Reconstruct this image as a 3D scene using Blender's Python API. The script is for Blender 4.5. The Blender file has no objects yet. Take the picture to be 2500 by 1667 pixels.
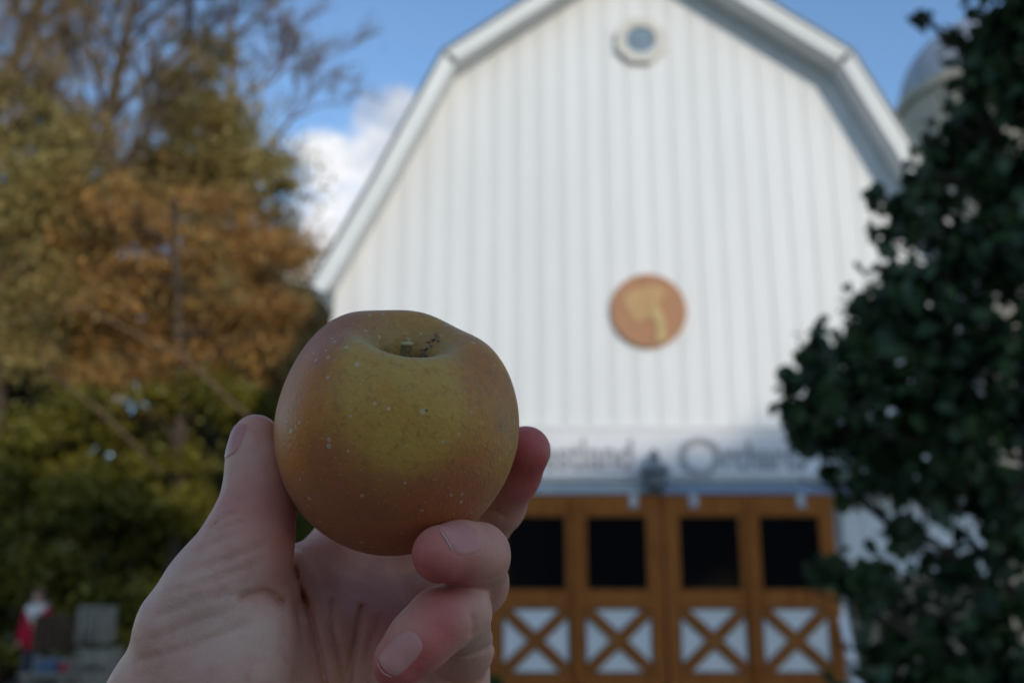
import bpy, bmesh, math, random
import numpy as np
from mathutils import Vector, Matrix
R = math.radians
random.seed(7); rng = np.random.default_rng(11)
scene = bpy.context.scene
col = scene.collection

# ------------------------------------------------------------------ camera
PITCH = R(14.5); FPX = 2400.0
cd = bpy.data.cameras.new('camera'); cam = bpy.data.objects.new('camera', cd); col.objects.link(cam)
cam.location = (0, 0, 1.6); cam.rotation_euler = (R(90) + PITCH, 0, 0)
cd.sensor_width = 36; cd.lens = 36 * FPX / 2500; cd.clip_start = 0.02; cd.clip_end = 3000
cd.dof.use_dof = True; cd.dof.focus_distance = 0.282; cd.dof.aperture_fstop = 10.2; cd.dof.aperture_blades = 0
scene.camera = cam

# ------------------------------------------------------------------ sky and sun
SUN_EL, SUN_AZ = R(15), R(25)          # behind the photographer, a little to the right
w = bpy.data.worlds.new('World'); scene.world = w; w.use_nodes = True
nt = w.node_tree; N = nt.nodes; L = nt.links; N.clear()
def wn(t, **k):
    n = N.new(t)
    for a, b in k.items(): setattr(n, a, b)
    return n
out = wn('ShaderNodeOutputWorld'); bg = wn('ShaderNodeBackground'); bg.inputs['Strength'].default_value = 0.15
sky = wn('ShaderNodeTexSky', sky_type='NISHITA', sun_disc=False)
sky.sun_elevation = SUN_EL; sky.sun_rotation = R(180) - SUN_AZ; sky.air_density = 1.0; sky.dust_density = 0.4; sky.ozone_density = 1.2
tc = wn('ShaderNodeTexCoord')
# cumulus clusters scattered round the lower sky, higher unseen ones added to brighten the shade: soft blobs broken up by noise
noi = wn('ShaderNodeTexNoise'); noi.inputs['Scale'].default_value = 10; noi.inputs['Detail'].default_value = 8; noi.inputs['Roughness'].default_value = 0.58
L.new(tc.outputs['Generated'], noi.inputs['Vector'])
def vdir(az, el): return (math.sin(R(az)) * math.cos(R(el)), math.cos(R(az)) * math.cos(R(el)), math.sin(R(el)))
clusters = [(-9.8, 21.0, 9.0), (-13.2, 17.5, 8.5), (-6.8, 25.6, 6.4), (-20, 15, 7), (-150, 35, 14), (150, 40, 12), (-100, 45, 9), (100, 48, 10), (180, 60, 10), (-48, 17, 8), (-60, 22, 6), (35, 18, 7), (44, 15, 8), (80, 22, 7),
            (110, 17, 9), (160, 25, 8), (-150, 18, 9), (-110, 20, 8), (-95, 30, 6), (5, 9, 8), (22, 8, 7)]
acc = None
for az, el, rad in clusters:
    d = wn('ShaderNodeVectorMath', operation='DISTANCE'); L.new(tc.outputs['Generated'], d.inputs[0]); d.inputs[1].default_value = vdir(az, el)
    m = wn('ShaderNodeMapRange', interpolation_type='SMOOTHSTEP'); L.new(d.outputs['Value'], m.inputs['Value'])
    m.inputs['From Min'].default_value = math.radians(rad); m.inputs['From Max'].default_value = math.radians(rad) * 0.1
    if acc is None: acc = m.outputs['Result']
    else:
        x = wn('ShaderNodeMath', operation='MAXIMUM'); L.new(acc, x.inputs[0]); L.new(m.outputs['Result'], x.inputs[1]); acc = x.outputs[0]
n16 = wn('ShaderNodeMath', operation='MULTIPLY'); L.new(noi.outputs['Fac'], n16.inputs[0]); n16.inputs[1].default_value = 1.6
a1 = wn('ShaderNodeMath', operation='MULTIPLY_ADD'); L.new(acc, a1.inputs[0]); a1.inputs[1].default_value = 0.7; L.new(n16.outputs[0], a1.inputs[2])
cm = wn('ShaderNodeMapRange', interpolation_type='SMOOTHSTEP'); L.new(a1.outputs[0], cm.inputs['Value'])
cm.inputs['From Min'].default_value = 1.13; cm.inputs['From Max'].default_value = 1.42; cm.inputs['To Max'].default_value = 0.95
n2 = wn('ShaderNodeTexNoise'); n2.inputs['Scale'].default_value = 14; n2.inputs['Detail'].default_value = 4; L.new(tc.outputs['Generated'], n2.inputs['Vector'])
cr = wn('ShaderNodeValToRGB'); L.new(n2.outputs['Fac'], cr.inputs['Fac'])
cr.color_ramp.elements[0].position = 0.35; cr.color_ramp.elements[0].color = (3.2, 3.6, 4.4, 1)
cr.color_ramp.elements[1].position = 0.6; cr.color_ramp.elements[1].color = (6.8, 6.8, 6.9, 1)
mx = wn('ShaderNodeMix', data_type='RGBA'); L.new(cm.outputs['Result'], mx.inputs['Factor']); gain = wn('ShaderNodeVectorMath', operation='MULTIPLY'); L.new(sky.outputs['Color'], gain.inputs[0]); gain.inputs[1].default_value = (1.08, 1.28, 1.5); L.new(gain.outputs[0], mx.inputs[6]); L.new(cr.outputs['Color'], mx.inputs[7])
L.new(mx.outputs[2], bg.inputs['Color']); L.new(bg.outputs[0], out.inputs['Surface'])
sd = bpy.data.lights.new('sun', 'SUN'); sd.energy = 2.05; sd.angle = R(0.53); sd.color = (1.0, 0.91, 0.78)
sun = bpy.data.objects.new('sun', sd); col.objects.link(sun)
to_sun = Vector((math.sin(SUN_AZ) * math.cos(SUN_EL), -math.cos(SUN_AZ) * math.cos(SUN_EL), math.sin(SUN_EL)))
sun.rotation_euler = to_sun.to_track_quat('Z', 'Y').to_euler()

vs = scene.view_settings; vs.view_transform = 'Standard'; vs.look = 'None'; vs.exposure = 0.0; vs.gamma = 1.0; vs.use_curve_mapping = False
scene.render.engine = 'CYCLES'
scene.cycles.use_denoising = True; scene.cycles.max_bounces = 8; scene.cycles.transparent_max_bounces = 8
scene.cycles.sample_clamp_indirect = 6

# ------------------------------------------------------------------ helpers
cp, sp_ = math.cos(PITCH), math.sin(PITCH)
CAMM = np.array([[1, 0, 0], [0, -sp_, cp], [0, cp, sp_]])          # columns: right, up, forward
CAM0 = np.array([0, 0, 1.6])
def c2w(P): return np.asarray(P) @ CAMM.T + CAM0
def cpt(px, py, d):                                                  # metres, camera frame (right, up, depth)
    return np.array([(px - 1250) / FPX * d, (833.5 - py) / FPX * d, d])
def wp(px, py, Y):                                                   # point of the world on the plane y = Y
    d = CAMM @ np.array([(px - 1250) / FPX, (833.5 - py) / FPX, 1.0])
    return Vector(CAM0 + d * (Y / d[1]))

def tag(o, label=None, cat=None, group=None, kind=None):
    if label: o['label'] = label
    if cat: o['category'] = cat
    if group: o['group'] = group
    if kind: o['kind'] = kind
    return o
def link(o, parent=None):
    col.objects.link(o)
    if parent is not None:
        o.parent = parent
        o.matrix_parent_inverse = Matrix.Translation(parent.location).inverted() if parent.parent is None else Matrix.Translation(parent.matrix_world_loc).inverted() if hasattr(parent, 'matrix_world_loc') else Matrix()
    return o
def empty(name, loc=(0, 0, 0), parent=None):
    o = bpy.data.objects.new(name, None); o.empty_display_size = 0.1
    col.objects.link(o)
    if parent is None: o.location = loc
    else: setpar(o, parent)
    return o
def setpar(o, parent):
    o.parent = parent
    root = parent
    while root.parent: root = root.parent
    # parts are modelled in world coordinates; only the root carries an offset
    if parent.parent is None: o.matrix_parent_inverse = Matrix.Translation(parent.location).inverted()
def meshobj(name, me, m, parent=None, smooth=False):
    o = bpy.data.objects.new(name, me)
    if m is not None: me.materials.append(m)
    if smooth: me.polygons.foreach_set('use_smooth', [True] * len(me.polygons))
    col.objects.link(o)
    if parent is not None: setpar(o, parent)
    return o
def npmesh(name, V, F):
    V = np.ascontiguousarray(V, dtype=np.float32); F = np.ascontiguousarray(F, dtype=np.int32)
    me = bpy.data.meshes.new(name); k = F.shape[1]
    me.vertices.add(len(V)); me.vertices.foreach_set('co', V.ravel())
    me.loops.add(F.size); me.loops.foreach_set('vertex_index', F.ravel())
    me.polygons.add(len(F)); me.polygons.foreach_set('loop_start', np.arange(0, F.size, k, dtype=np.int32))
    me.update(calc_edges=True); me.validate()
    return me
def bmobj(name, bm, m, parent=None, smooth=False, bevel=0):
    me = bpy.data.meshes.new(name); bmesh.ops.recalc_face_normals(bm, faces=bm.faces)
    bm.to_mesh(me); bm.free()
    o = meshobj(name, me, m, parent, smooth)
    if bevel:
        b = o.modifiers.new('bevel', 'BEVEL'); b.width = bevel; b.segments = 2; b.limit_method = 'ANGLE'
    return o
def prism(bm, pts, d):
    """closed prism from a polygon of 3-D points pushed along vector d"""
    a = [bm.verts.new(p) for p in pts]; b = [bm.verts.new(Vector(p) + Vector(d)) for p in pts]
    bm.faces.new(a); bm.faces.new(b[::-1]); n = len(pts)
    for i in range(n): bm.faces.new((a[i], b[i], b[(i + 1) % n], a[(i + 1) % n]))
def box(bm, x0, x1, y0, y1, z0, z1):
    prism(bm, [(x0, y0, z0), (x1, y0, z0), (x1, y0, z1), (x0, y0, z1)], (0, y1 - y0, 0))
def boxo(name, x0, x1, y0, y1, z0, z1, m, parent=None, bevel=0.004):
    bm = bmesh.new(); box(bm, x0, x1, y0, y1, z0, z1); return bmobj(name, bm, m, parent, bevel=bevel)
def tube(bm, pts, rads, n=6, cap=True):
    pts = [Vector(p) for p in pts]; rings = []
    for i, p in enumerate(pts):
        t = (pts[min(i + 1, len(pts) - 1)] - pts[max(i - 1, 0)]).normalized()
        u = t.orthogonal().normalized() if i == 0 else (u - t * u.dot(t)).normalized()
        v = t.cross(u)
        rings.append([bm.verts.new(p + (u * math.cos(2 * math.pi * k / n) + v * math.sin(2 * math.pi * k / n)) * rads[i]) for k in range(n)])
    for a, b in zip(rings, rings[1:]):
        for k in range(n): bm.faces.new((a[k], a[(k + 1) % n], b[(k + 1) % n], b[k]))
    if cap: bm.faces.new(rings[0][::-1]); bm.faces.new(rings[-1])
def lathe(bm, prof, c, n=24):
    c = Vector(c); rings = []
    for r, z in prof:
        if r < 1e-6: rings.append([bm.verts.new(c + Vector((0, 0, z)))])
        else: rings.append([bm.verts.new(c + Vector((r * math.cos(2 * math.pi * k / n), r * math.sin(2 * math.pi * k / n), z))) for k in range(n)])
    for a, b in zip(rings, rings[1:]):
        for k in range(n):
            q = [a[k % len(a)], a[(k + 1) % n % len(a)], b[(k + 1) % n % len(b)], b[k % len(b)]]
            q = list(dict.fromkeys(q))
            if len(q) >= 3: bm.faces.new(q)

# ------------------------------------------------------------------ materials
def mat(name, base, rough=0.6, spec=0.4, var=None, scale=6.0, bump=0.0, bscale=None, coords='Object', metal=0.0, detail=6, island=None, stretch=None):
    m = bpy.data.materials.new(name); m.use_nodes = True; t = m.node_tree; b = t.nodes['Principled BSDF']
    b.inputs['Roughness'].default_value = rough; b.inputs['Specular IOR Level'].default_value = spec; b.inputs['Metallic'].default_value = metal
    b.inputs['Base Color'].default_value = (*base, 1)
    tcn = t.nodes.new('ShaderNodeTexCoord'); src = tcn.outputs[coords]
    if stretch:
        mp = t.nodes.new('ShaderNodeMapping'); mp.inputs['Scale'].default_value = stretch; t.links.new(src, mp.inputs['Vector']); src = mp.outputs[0]
    if var:
        n = t.nodes.new('ShaderNodeTexNoise'); n.inputs['Scale'].default_value = scale; n.inputs['Detail'].default_value = detail; t.links.new(src, n.inputs['Vector'])
        r = t.nodes.new('ShaderNodeValToRGB'); t.links.new(n.outputs['Fac'], r.inputs['Fac'])
        cs = [base] + list(var); els = r.color_ramp.elements
        els[0].position = 0.3; els[1].position = 0.7
        for i in range(len(cs) - 2): els.new(0.3 + 0.4 * (i + 1) / (len(cs) - 1))
        for i, c in enumerate(cs): els[i].color = (*c, 1)
        o = r.outputs['Color']
        if island:
            g = t.nodes.new('ShaderNodeNewGeometry'); mr = t.nodes.new('ShaderNodeMapRange'); t.links.new(g.outputs['Random Per Island'], mr.inputs['Value'])
            mr.inputs['To Min'].default_value = 1 - island; mr.inputs['To Max'].default_value = 1 + island
            mm = t.nodes.new('ShaderNodeVectorMath'); mm.operation = 'SCALE'; t.links.new(o, mm.inputs[0]); t.links.new(mr.outputs['Result'], mm.inputs['Scale']); o = mm.outputs[0]
        t.links.new(o, b.inputs['Base Color'])
    if bump:
        n = t.nodes.new('ShaderNodeTexNoise'); n.inputs['Scale'].default_value = bscale or scale * 4; n.inputs['Detail'].default_value = 5; t.links.new(src, n.inputs['Vector'])
        bp = t.nodes.new('ShaderNodeBump'); bp.inputs['Strength'].default_value = bump; bp.inputs['Distance'].default_value = 0.02
        t.links.new(n.outputs['Fac'], bp.inputs['Height']); t.links.new(bp.outputs['Normal'], b.inputs['Normal'])
    return m
def leafmat(name, cols, rough=0.5, scale=1.2, island=0.35, trans=0.25):
    m = mat(name, cols[0], rough, 0.35, cols[1:], scale, island=island, detail=3)
    t = m.node_tree; b = t.nodes['Principled BSDF']; o = t.nodes['Material Output']
    tr = t.nodes.new('ShaderNodeBsdfTranslucent'); ms = t.nodes.new('ShaderNodeMixShader'); ms.inputs[0].default_value = trans
    src = b.inputs['Base Color'].links[0].from_socket
    t.links.new(src, tr.inputs['Color']); t.links.new(b.outputs[0], ms.inputs[1]); t.links.new(tr.outputs[0], ms.inputs[2]); t.links.new(ms.outputs[0], o.inputs['Surface'])
    return m
M = dict(
    white=mat('white_paint', (0.74, 0.74, 0.72), 0.5, 0.35, [(0.80, 0.80, 0.79)], 1.3, stretch=(1, 1, 0.25), bump=0.05, bscale=30),
    trim=mat('white_trim', (0.76, 0.76, 0.74), 0.45, 0.35, [(0.82, 0.82, 0.8)], 2),
    soffit=mat('soffit_paint', (0.62, 0.62, 0.60), 0.6, 0.3, [(0.7, 0.7, 0.69)], 2),
    back=mat('wall_backing', (0.55, 0.55, 0.55), 0.7, 0.2, [(0.6, 0.6, 0.6)], 3),
    roof=mat('roof_metal', (0.10, 0.12, 0.12), 0.4, 0.4, [(0.14, 0.16, 0.16)], 3),
    stone=mat('foundation_stone', (0.22, 0.17, 0.12), 0.85, 0.2, [(0.36, 0.30, 0.22), (0.28, 0.22, 0.17)], 5, bump=0.6, bscale=18),
    door=mat('stained_wood', (0.20, 0.062, 0.014), 0.7, 0.12, [(0.36, 0.12, 0.026), (0.27, 0.088, 0.019)], 3, stretch=(6, 6, 0.7), bump=0.1, bscale=14),
    doorx=mat('stained_wood_trim', (0.27, 0.08, 0.016), 0.7, 0.12, [(0.33, 0.13, 0.034)], 3, bump=0.1, bscale=20),
    line=mat('dark_edging', (0.05, 0.035, 0.03), 0.6, 0.3, [(0.07, 0.05, 0.04)], 5),
    pane=mat('dark_glass', (0.004, 0.004, 0.005), 0.12, 0.18, [(0.006, 0.006, 0.007)], 2),
    glass=mat('attic_glass', (0.20, 0.27, 0.33), 0.15, 0.5, [(0.25, 0.32, 0.38)], 2),
    muntin=mat('muntin_paint', (0.26, 0.33, 0.40), 0.5, 0.3, [(0.3, 0.37, 0.43)], 4),
    cream=mat('cream_trim', (0.62, 0.59, 0.52), 0.6, 0.3, [(0.68, 0.65, 0.58)], 4),
    disc=mat('medallion_wood', (0.38, 0.185, 0.095), 0.6, 0.2, [(0.46, 0.235, 0.125), (0.42, 0.21, 0.11)], 5, bump=0.1, bscale=20),
    relief=mat('carved_relief', (0.50, 0.36, 0.15), 0.6, 0.3, [(0.58, 0.43, 0.20)], 6),
    relief2=mat('carved_crown', (0.47, 0.27, 0.12), 0.6, 0.3, [(0.55, 0.35, 0.16)], 5),
    signw=mat('sign_board', (0.70, 0.70, 0.71), 0.5, 0.3, [(0.77, 0.76, 0.76)], 2, bump=0.05),
    letter=mat('sign_lettering', (0.33, 0.325, 0.34), 0.6, 0.3, [(0.40, 0.39, 0.40)], 8),
    track=mat('track_steel', (0.34, 0.40, 0.45), 0.45, 0.4, [(0.42, 0.48, 0.52)], 4),
    rail=mat('blue_rail', (0.22, 0.28, 0.38), 0.5, 0.4, [(0.26, 0.32, 0.43)], 4),
    hanger=mat('galvanised', (0.42, 0.45, 0.46), 0.45, 0.5, [(0.5, 0.52, 0.53)], 6),
    lantern=mat('lantern_metal', (0.16, 0.19, 0.20), 0.5, 0.4, [(0.2, 0.23, 0.25)], 6),
    lglass=mat('lantern_glass', (0.10, 0.12, 0.14), 0.2, 0.5, [(0.14, 0.16, 0.18)], 4),
    silo=mat('silo_concrete', (0.42, 0.38, 0.30), 0.85, 0.2, [(0.52, 0.47, 0.38)], 2, bump=0.2),
    dome=mat('silo_dome_metal', (0.34, 0.35, 0.39), 0.55, 0.3, [(0.42, 0.43, 0.47)], 3),
    bark=mat('bark', (0.055, 0.038, 0.028), 0.9, 0.15, [(0.10, 0.075, 0.055)], 6, bump=0.6, bscale=25, stretch=(1, 1, 0.3)),
    barklight=mat('pale_bark', (0.16, 0.10, 0.06), 0.9, 0.15, [(0.24, 0.16, 0.10)], 6, bump=0.5, bscale=25),
    twig=mat('twig_bark', (0.18, 0.12, 0.06), 0.9, 0.1, [(0.30, 0.21, 0.10)], 4),
    ground=mat('gravel_ground', (0.20, 0.16, 0.125), 0.95, 0.1, [(0.32, 0.275, 0.23), (0.17, 0.145, 0.10)], 1.5, bump=0.6, bscale=40, detail=9),
    greywood=mat('weathered_wood', (0.10, 0.085, 0.065), 0.85, 0.1, [(0.30, 0.265, 0.215), (0.19, 0.165, 0.13)], 4, stretch=(8, 8, 1), bump=0.3, bscale=15),
    brownwood=mat('brown_wood', (0.055, 0.036, 0.024), 0.9, 0.08, [(0.12, 0.08, 0.05)], 5, stretch=(8, 8, 1), bump=0.3, bscale=15),
    blue=mat('blue_plastic', (0.06, 0.11, 0.19), 0.5, 0.4, [(0.08, 0.14, 0.23)], 4),
    red=mat('red_skin', (0.36, 0.02, 0.03), 0.4, 0.4, [(0.26, 0.03, 0.03)], 12),
    redcoat=mat('red_jacket', (0.46, 0.008, 0.03), 0.8, 0.2, [(0.36, 0.008, 0.025)], 12, bump=0.2),
    scarf=mat('white_fleece', (0.62, 0.56, 0.52), 0.95, 0.1, [(0.72, 0.67, 0.63)], 25, bump=0.5),
    vest=mat('brown_vest', (0.075, 0.05, 0.04), 0.9, 0.1, [(0.1, 0.07, 0.055)], 12),
    jeans=mat('dark_trousers', (0.04, 0.045, 0.06), 0.9, 0.1, [(0.06, 0.065, 0.085)], 12),
    hair=mat('brown_hair', (0.11, 0.055, 0.03), 0.6, 0.3, [(0.17, 0.09, 0.05)], 30, stretch=(4, 4, 0.5)),
    pskin=mat('person_skin', (0.40, 0.22, 0.15), 0.5, 0.3, [(0.56, 0.34, 0.26)], 10),
    sleeve=mat('knit_sleeve', (0.05, 0.055, 0.07), 0.9, 0.1, [(0.08, 0.085, 0.10)], 60, bump=0.4),
    gold=leafmat('olive_gold_leaf', [(0.16, 0.15, 0.065), (0.46, 0.33, 0.11), (0.30, 0.25, 0.09), (0.52, 0.40, 0.14), (0.20, 0.17, 0.08)], trans=.4, island=.5, scale=.9),
    orange=leafmat('rust_leaf', [(0.26, 0.17, 0.08), (0.55, 0.28, 0.08), (0.36, 0.22, 0.08), (0.62, 0.33, 0.09), (0.30, 0.25, 0.10), (0.22, 0.18, 0.08)], trans=.4, island=.5, scale=0.7),
    dark=leafmat('evergreen_leaf', [(0.045, 0.055, 0.022), (0.085, 0.085, 0.03), (0.06, 0.065, 0.03)]),
    yellowgreen=leafmat('yellow_green_leaf', [(0.12, 0.12, 0.018), (0.22, 0.19, 0.025), (0.05, 0.065, 0.012)], scale=1.0),
    near=leafmat('near_tree_leaf', [(0.018, 0.040, 0.016), (0.042, 0.075, 0.028), (0.038, 0.072, 0.014)], rough=0.5, scale=2.5, island=0.55, trans=0.15),
    shade=leafmat('woodland_leaf', [(0.05, 0.07, 0.02), (0.08, 0.09, 0.025), (0.10, 0.08, 0.02)]),
    bush=leafmat('low_shrub_leaf', [(0.02, 0.06, 0.012), (0.035, 0.085, 0.018)], scale=3),
)

# ------------------------------------------------------------------ ground
me = npmesh('ground', [(-300, -300, 0), (300, -300, 0), (300, 600, 0), (-300, 600, 0)], [(0, 1, 2, 3)])
tag(meshobj('ground', me, M['ground']), 'brown gravel and soil ground around the barn', kind='structure')

# ------------------------------------------------------------------ barn
BY = 13.2                      # plane of the gable wall
AX = 1.96                      # axis of the gable
barn = tag(empty('barn', (AX, BY, 0)), 'white gambrel roofed barn with vertical siding and stained sliding doors', 'barn')
FY = BY - 0.50
PK = (AX, 11.35); KN = (2.98, 9.22); MIDP = (3.92, 7.25); EV = (4.72, 5.68)      # outer roofline, half widths and heights
def roofz(x):
    a = abs(x - AX)
    for (a0, z0), (a1, z1) in zip([(0, PK[1]), KN, MIDP], [KN, MIDP, EV]):
        if a <= a1: return z0 + (z1 - z0) * (a - a0) / (a1 - a0)
    return EV[1]
WALLHW = 4.42; TOPGAP = 0.17; FOUND = 1.86
bmx = bmesh.new()
hw = WALLHW
outline = [(-hw, 0.3), (hw, 0.3), (hw, roofz(AX + hw) - 0.3), (KN[0] - .12, KN[1] - 0.3), (0, PK[1] - 0.3), (-KN[0] + .12, KN[1] - 0.3), (-hw, roofz(AX + hw) - 0.3)]
prism(bmx, [(AX + a, BY + 0.06, z) for a, z in outline], (0, 0.1, 0))
bmobj('wall_core', bmx, M['back'], barn)
DX0, DX1, DZ = -0.25, 4.34, 2.88          # door opening
bw = 0.165; nb = int(round(2 * hw / bw)); bw = 2 * hw / nb
for i in range(nb):
    x0 = AX - hw + i * bw; x1 = x0 + bw
    narrow = i % 2                               # ribs alternate: wide flat pan, narrow raised rib
    g = 0.0015
    if narrow: x0 += 0.055; x1 -= 0.055; y0, y1 = BY - 0.012, BY + 0.05
    else: x0 -= 0.0525; x1 += 0.0525; y0, y1 = BY, BY + 0.05
    x0 = max(x0 + g, AX - hw); x1 = min(x1 - g, AX + hw)
    zb = DZ + 0.05 if (x1 > DX0 and x0 < DX1) else FOUND
    bm = bmesh.new()
    xs = [x0] + ([AX] if x0 < AX < x1 else []) + [x1]
    top = [(x, y0, roofz(x) - TOPGAP / (0.82 if abs(x - AX) < KN[0] else 0.44) * 1.0) for x in xs]
    prism(bm, [(x0, y0, zb), (x1, y0, zb)] + top[::-1], (0, y1 - y0, 0))
    bmobj('siding_rib' if narrow else 'siding_board', bm, M['white'], barn, bevel=0.004)
# roof slabs, fascia, soffit
def strip(name, prof0, prof1, y0, y1, m, th):
    """a plank running from profile point 0 to 1 (x,z), thickness th inward, between y0 and y1"""
    a = Vector((prof0[0], 0, prof0[1])); b = Vector((prof1[0], 0, prof1[1])); d = (b - a).normalized()
    n = Vector((d.z, 0, -d.x))
    if n.z > 0: n = -n
    bm = bmesh.new(); prism(bm, [(p.x, y0, p.z) for p in (a, b, b + n * th, a + n * th)], (0, y1 - y0, 0))
    return bmobj(name, bm, m, barn, bevel=0.004)
for s in (-1, 1):
    P = [(AX, PK[1])] + [(AX + s * a, z) for a, z in (KN, MIDP, EV)]
    for i in range(3):
        p0, p1 = P[i], P[i + 1]
        strip('roof', p0, p1, FY - 0.04, BY + 16, M['roof'], 0.05)
        d = Vector((p1[0] - p0[0], p1[1] - p0[1])).normalized(); n = Vector((d.y, -d.x)); n = n if n.y < 0 else -n
        q0 = (p0[0] + n.x * 0.053, p0[1] + n.y * 0.053); q1 = (p1[0] + n.x * 0.053, p1[1] + n.y * 0.053)
        if i == 0: q0 = (AX, PK[1] - 0.065)
        strip('fascia_board', q0, q1, FY, FY + 0.03, M['trim'], 0.20)
        strip('fascia_trim', q0, q1, FY - 0.022, FY - 0.002, M['trim'], 0.085)
        t0 = (q0[0] + n.x * 0.15, q0[1] + n.y * 0.15); t1 = (q1[0] + n.x * 0.15, q1[1] + n.y * 0.15)
        strip('soffit_board', t0, t1, FY + 0.034, BY - 0.034, M['soffit'], 0.03)
    # boxed end of the eave
    e = AX + s * EV[0]; wq = AX + s * (hw + 0.02)
    bm = bmesh.new(); prism(bm, [(e - s * .05, FY + .034, EV[1] - .06), (wq, FY + .034, EV[1] - 0.32), (wq, FY + .034, EV[1] + 0.25)], (0, BY + 16 - FY, 0)); bmobj('eave_return', bm, M['roof'], barn)
    xa = AX + s * hw
    bmo = boxo('corner_board', min(xa, xa + s * 0.05), max(xa, xa + s * 0.05), BY - 0.03, BY + 0.14, FOUND, roofz(xa) - 0.35, M['trim'], barn)
    boxo('side_wall', min(xa - s * 0.12, xa - s * .004), max(xa - s * 0.12, xa - s * .004), BY + 0.17, BY + 15.8, 0, EV[1] - 0.1, M['white'], barn, 0)
# stone foundation, stones laid one by one beside the doors
for x0, x1 in ((AX - hw - 0.03, DX0 - 0.06), (DX1 + 0.06, AX + hw + 0.03)):
    boxo('foundation_core', x0, x1, BY + 0.02, BY + 0.35, 0, FOUND - 0.02, M['stone'], barn, 0)
    z = 0.02
    while z < FOUND - 0.1:
        h = random.uniform(0.2, 0.3); h = min(h, FOUND - 0.02 - z); x = x0
        while x < x1 - 0.05:
            l = min(random.uniform(0.3, 0.6), x1 - x)
            boxo('stone', x + .012, x + l - .012, BY - 0.03 - random.uniform(0, .04), BY + 0.015, z + .012, z + h - .012, M['stone'], barn, 0.02)
            x += l
        z += h
# round attic window in an octagonal surround
c = wp(1562, 105, BY)
rw = empty('round_window', parent=barn)
bm = bmesh.new(); n = 8; o8 = [(c.x + 0.40 * math.cos(R(22.5 + 45 * k)), c.z + 0.40 * math.sin(R(22.5 + 45 * k))) for k in range(8)]
ro = [bm.verts.new((x, BY - 0.10, z)) for x, z in o8]; ri = [bm.verts.new((c.x + 0.235 * math.cos(R(22.5 + 45 * k)), BY - 0.10, c.z + 0.235 * math.sin(R(22.5 + 45 * k)))) for k in range(8)]
ro2 = [bm.verts.new((v.co.x, BY - 0.03, v.co.z)) for v in ro]; ri2 = [bm.verts.new((v.co.x, BY - 0.03, v.co.z)) for v in ri]
for k in range(8):
    j = (k + 1) % 8
    for q in ((ro[k], ro[j], ri[j], ri[k]), (ro[k], ro2[k], ro2[j], ro[j]), (ri[k], ri[j], ri2[j], ri2[k]), (ro2[k], ri2[k], ri2[j], ro2[j])): bm.faces.new(q)
bmobj('frame', bm, M['cream'], rw, bevel=0.012)
for qx in (-1, 1):
    for qz in (-1, 1):
        bm = bmesh.new(); arc = [(c.x + qx * 0.012, c.z + qz * 0.012)] + [(c.x + qx * 0.23 * math.cos(R(a)), c.z + qz * 0.23 * math.sin(R(a))) for a in range(3, 90, 7)]
        prism(bm, [(x, BY - 0.062, z) for x, z in arc], (0, 0.012, 0)); bmobj('pane', bm, M['glass'], rw)
boxo('muntin', c.x - .015, c.x + .015, BY - 0.085, BY - 0.064, c.z - .232, c.z + .232, M['muntin'], rw, 0)
boxo('muntin', c.x - .232, c.x + .232, BY - 0.0865, BY - 0.0655, c.z - .015, c.z + .015, M['muntin'], rw, 0)

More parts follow.
